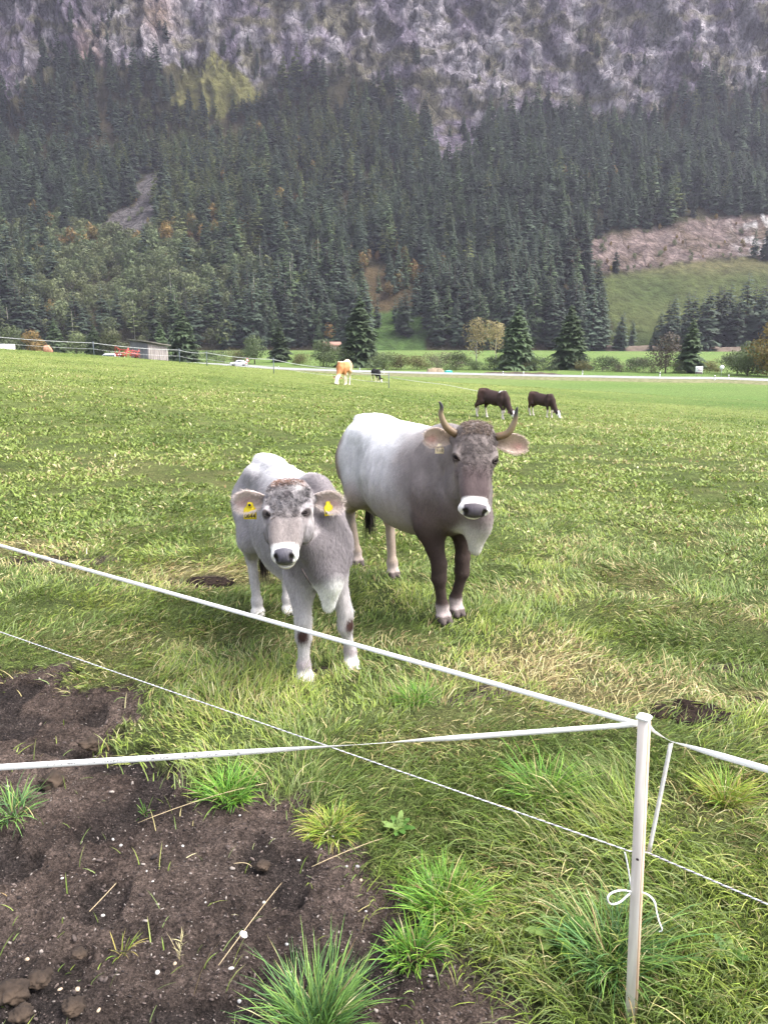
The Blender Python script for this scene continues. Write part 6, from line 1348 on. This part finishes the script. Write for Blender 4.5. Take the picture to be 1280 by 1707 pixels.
# words only in the middle third of the width and in bursts along the length
ab = N(print_m, 'ShaderNodeMath', operation='ABSOLUTE'); sb = N(print_m, 'ShaderNodeMath', operation='SUBTRACT'); L(print_m, sx_.outputs[1], sb.inputs[0]); sb.inputs[1].default_value = .45; L(print_m, sb.outputs[0], ab.inputs[0])
lt = N(print_m, 'ShaderNodeMath', operation='LESS_THAN'); L(print_m, ab.outputs[0], lt.inputs[0]); lt.inputs[1].default_value = .13
n2_ = N(print_m, 'ShaderNodeTexNoise', Scale=34, Detail=0); L(print_m, sx_.outputs[0], n2_.inputs['Vector']); g2 = N(print_m, 'ShaderNodeMath', operation='GREATER_THAN'); L(print_m, n2_.outputs[0], g2.inputs[0]); g2.inputs[1].default_value = .47
a1_ = N(print_m, 'ShaderNodeMath', operation='MULTIPLY'); L(print_m, g1.outputs[0], a1_.inputs[0]); L(print_m, lt.outputs[0], a1_.inputs[1]); a2_ = N(print_m, 'ShaderNodeMath', operation='MULTIPLY'); L(print_m, a1_.outputs[0], a2_.inputs[0]); L(print_m, g2.outputs[0], a2_.inputs[1])
rg = N(print_m, 'ShaderNodeMath', operation='MULTIPLY'); L(print_m, a2_.outputs[0], rg.inputs[0]); L(print_m, sx_.outputs[2], rg.inputs[1])
mxp = N(print_m, 'ShaderNodeMixRGB'); mxp.inputs[1].default_value = (.88, .88, .87, 1); mxp.inputs[2].default_value = (.16, .15, .15, 1); L(print_m, rg.outputs[0], mxp.inputs[0]); L(print_m, mxp.outputs[0], bsdf(print_m).inputs['Base Color'])
t_ = N(print_m, 'ShaderNodeBsdfTranslucent'); L(print_m, mxp.outputs[0], t_.inputs[0]); x_ = N(print_m, 'ShaderNodeMixShader'); x_.inputs[0].default_value = .45
L(print_m, bsdf(print_m).outputs[0], x_.inputs[1]); L(print_m, t_.outputs[0], x_.inputs[2]); L(print_m, x_.outputs[0], print_m.node_tree.nodes['Material Output'].inputs['Surface'])
pts = lin(B2_, B0_, 12)[:-1]+lin(B0_, J, 90, .004); npt = len(pts)
tws = []
for i in range(npt):
    a, _ = proj(*[np.array([q]) for q in pts[i]]); a = float(a[0]); tws.append(-.4+(.0 if a < 380 else (min((a-380)/220, 1)*1.5 if a < 640 else 1.5-1.3*min((a-640)/120, 1))))
o = ribbon('fence_tape', pts, .0128, tws, print_m, label='printed white tape crossing low over the soil from the left edge to the post', cat='fence tape')
uvm = o.data.attributes.new('UVm', 'FLOAT_VECTOR', 'POINT'); arr = []
for i in range(npt):
    t = i/npt; pxx = float(proj(*[np.array([q]) for q in pts[i]])[0][0]); m_ = 1.0 if 60 < pxx < 420 else 0.0
    for k in range(4): arr += [t, 0.0 if k in (0, 3) else 1.0, m_*.8]
uvm.data.foreach_set('vector', np.array(arr, np.float32))
# cord: two twisted strands, white and dark
cw = mat('cord_white', (.72, .72, .74), .7); cd = mat('cord_dark', (.16, .14, .18), .7)
C0 = P(0, 1053, 3.29); Cj = P(1049, 1419, 1.745); Cr = P(1078, 1421, 1.72); C1 = P(1280, 1508, 1.46)
Cl = C0+(C0-Cj)/np.linalg.norm(C0-Cj)*3; Cz = C1+(C1-Cr)/np.linalg.norm(C1-Cr)*1.5
path = lin(Cl, C0, 60)[:-1]+lin(C0, Cj, 360)+lin(Cj, Cr, 6)[1:]+lin(Cr, C1, 80)[1:]+lin(C1, Cz, 30)[1:]
cord = empty('twisted_rope', Cj, 0, label='thin twisted white and dark cord strung below the top tape', cat='fence rope')
arc = 0; strands = [[], [], []]
for i, p_ in enumerate(path):
    if i: arc += np.linalg.norm(p_-path[i-1])
    t = path[min(i+1, len(path)-1)]-path[max(i-1, 0)]; t /= np.linalg.norm(t); s_ = np.cross(t, [0, 0, 1]); s_ /= np.linalg.norm(s_); u_ = np.cross(s_, t)
    for k in range(3):
        a = arc*260+k*2.094; strands[k].append(p_+(s_*math.cos(a)+u_*math.sin(a))*.0011-Cj)
for k in range(3): MB().tube(strands[k], .00115, 5).build('strand', cd if k == 0 else cw, cord, smooth=True, label='dark strand' if k == 0 else None)
# strap tied from the tape down to the cord, bow around the post
tie_m = var_mat('tie_strap', (.62, .58, .54), (.75, .72, .70), 80, .7, .3, dist=.001)
k0 = K-[0, 0, .004]; k1 = P(1081, 1421, 1.70)
mbp = lin(k0, k1, 12); ribbon('tie_strap', mbp, .011, [.1]*12, tie_m, ref=(1, .2, 0), label='pale strap hanging from the tape down to the cord beside the post', cat='strap')
bw = empty('tied_bow', P(1062, 1492, 1.70), 0, label='white cord bow tied around the post below the cord', cat='bow'); o0 = np.array(bw.location)
def wp(a, b_, Y): return P(a, b_, Y)-o0
bm_ = mat('bow_cord', (.80, .80, .80), .6)
loop = catmull([wp(1052, 1486, 1.70), wp(1035, 1484, 1.68), wp(1018, 1489, 1.67), wp(1012, 1498, 1.665), wp(1018, 1507, 1.67), wp(1032, 1504, 1.68), wp(1045, 1493, 1.69), wp(1052, 1487, 1.71)], 6)
MB().tube(loop, .0030, 7, flat=.6).build('loop', bm_, bw, smooth=True)
tail_ = catmull([wp(1068, 1487, 1.70), wp(1080, 1492, 1.68), wp(1090, 1503, 1.665), wp(1094, 1520, 1.66), wp(1098, 1536, 1.65), wp(1103, 1550, 1.655), wp(1098, 1553, 1.66)], 6)
MB().tube(tail_, [.0030]*16+[.0022]*(len(tail_)-16), 7, flat=.6).build('loose_end', bm_, bw, smooth=True)
MB().tube(catmull([wp(1041, 1421, 1.75), wp(1046, 1445, 1.745), wp(1052, 1480, 1.74), wp(1060, 1489, 1.735), wp(1068, 1487, 1.72)], 5), .0032, 6, flat=.6).build('hanging_cord', bm_, bw, smooth=True)
# haze: the air of the valley
hz = mat('haze_air'); nt = hz.node_tree; nt.nodes.remove(nt.nodes['Principled BSDF']); vol = N(hz, 'ShaderNodeVolumePrincipled')
vol.inputs['Density'].default_value = HAZE; vol.inputs['Color'].default_value = (.78, .77, .96, 1); vol.inputs['Anisotropy'].default_value = .2
L(hz, vol.outputs[0], nt.nodes['Material Output'].inputs['Volume'])
MB().box((0, 780, 390), (3600, 2000, 800)).build('haze', hz, kind='stuff', label='pale bluish air of the valley')
